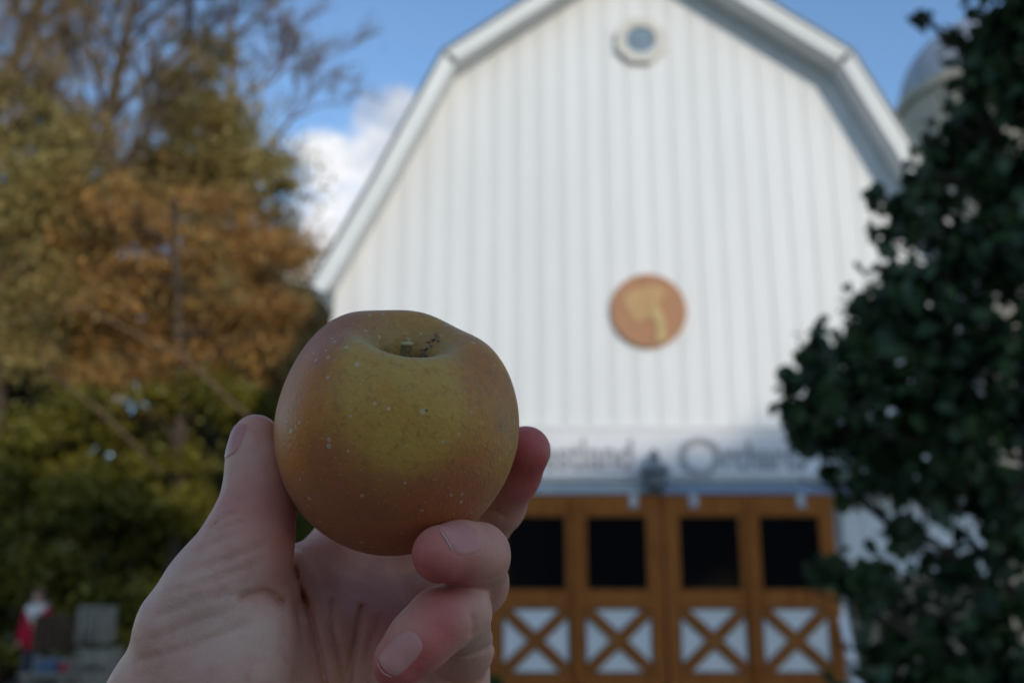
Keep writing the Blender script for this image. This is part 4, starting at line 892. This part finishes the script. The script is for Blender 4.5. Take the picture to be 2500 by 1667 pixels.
person.scale = (.84, .84, .96)
def slat_bin(name, label, px0, px1, py0, py1, Y, depth, vertical, m, n, group=None):
    a = wp(px0, py0, Y); b = wp(px1, py1, Y); x0, x1, z1, z0 = a.x, b.x, a.z, max(b.z, 0.01)
    t = tag(empty(name, ((x0 + x1) / 2, Y, z0)), label, 'crate', group)
    for xa, xb in ((x0, x0 + .05), (x1 - .05, x1)):
        for ya in (Y + .001, Y + depth - .05): boxo('post', xa, xb, ya + .022, ya + .05, z0, z1, M[m], t, .004)
    for k in range(n):
        if vertical:
            w_ = (x1 - x0) / n; boxo('slat', x0 + k * w_ + .016, x0 + (k + 1) * w_ - .016, Y, Y + .02, z0 + .01, z1 - random.uniform(0, .02), M[m], t, .003)
            boxo('slat', x0 + k * w_ + .016, x0 + (k + 1) * w_ - .016, Y + depth + .002, Y + depth + .02, z0 + .01, z1, M[m], t, .003)
        else:
            h_ = (z1 - z0) / n; boxo('slat', x0, x1, Y, Y + .02, z0 + k * h_ + .022, z0 + (k + 1) * h_ - .022, M[m], t, .003)
            boxo('slat', x0, x1, Y + depth + .002, Y + depth + .02, z0 + k * h_ + .022, z0 + (k + 1) * h_ - .022, M[m], t, .003)
    for xa in (x0 - .02, x1 + .002): boxo('side_panel', xa, xa + .018, Y + .023, Y + depth - .002, z0 + .01, z1 - .01, M[m], t, .003)
    boxo('bottom', x0 + .052, x1 - .052, Y + .052, Y + depth - .052, z0 + .02, z0 + .04, M[m], t, .003)
    return t
slat_bin('slatted_crate', 'pale grey crate of upright slats on top of the lower grey bin', 193, 250, 1478, 1572, 11.6, .3, True, 'greywood', 4, 'weathered wooden crates')
slat_bin('wooden_bin', 'weathered grey bin of level boards under the upright slat crate', 188, 250, 1580, 1790, 11.55, .35, False, 'greywood', 4, 'weathered wooden crates')
slat_bin('wooden_cupboard', 'dark brown wooden crate in front of the person', 86, 172, 1500, 1592, 11.7, .3, True, 'brownwood', 5)
slat_bin('wooden_shelf', 'dark weathered low bin carrying the brown crate', 84, 172, 1600, 1790, 11.6, .35, False, 'greywood', 3, 'weathered wooden crates')
# blue tub and red apple standing in front
a = wp(88, 1612, 11.3); b = wp(146, 1640, 11.3)
tub = tag(empty('tub', ((a.x + b.x) / 2, 11.3, b.z)), 'blue plastic tub in front of the dark low bin', 'tub')
bm = bmesh.new(); lathe(bm, [(0, 0), (.115, 0), (.135, a.z - b.z), (.145, a.z - b.z + .005), (.145, a.z - b.z - .012), (.13, a.z - b.z - .01), (.11, .012), (0, .012)], ((a.x + b.x) / 2, 11.3, b.z), 28); bmobj('body', bm, M['blue'], tub, smooth=False)
stx0, stx1 = a.x - .1, wp(180, 1640, 11.3).x
st = tag(empty('bench', ((stx0 + stx1) / 2, 11.3, 0)), 'grey wooden bench carrying the blue tub and red apple', 'bench')
for k in range(3): boxo('plank', stx0, stx1, 11.12 + k * .12, 11.23 + k * .12, b.z - .035, b.z - .002, M['greywood'], st)
for xx in (stx0 + .05, stx1 - .09):
    for yy in (11.15, 11.4): boxo('leg', xx, xx + .05, yy, yy + .05, 0, b.z - .037, M['greywood'], st)
r = wp(156, 1620, 11.25); rad = .055
bm = bmesh.new(); lathe(bm, [(0, .7 * rad), (.2 * rad, .85 * rad), (.55 * rad, 1.0 * rad), (.9 * rad, .6 * rad), (1.0 * rad, .1 * rad), (.85 * rad, -.5 * rad), (.5 * rad, -.85 * rad), (0, -.8 * rad)], (r.x, 11.25, b.z + .85 * rad), 20)
ra_ = tag(empty('red_apple', (r.x, 11.25, b.z)), 'red apple on the bench beside the blue tub', 'apple'); bmobj('body', bm, M['red'], ra_, smooth=True)
bm = bmesh.new(); tube(bm, [(r.x, 11.25, b.z + 1.5 * rad), (r.x + .008, 11.25, b.z + 2.1 * rad)], [.003, .003], 6); bmobj('stem', bm, STEM, ra_)
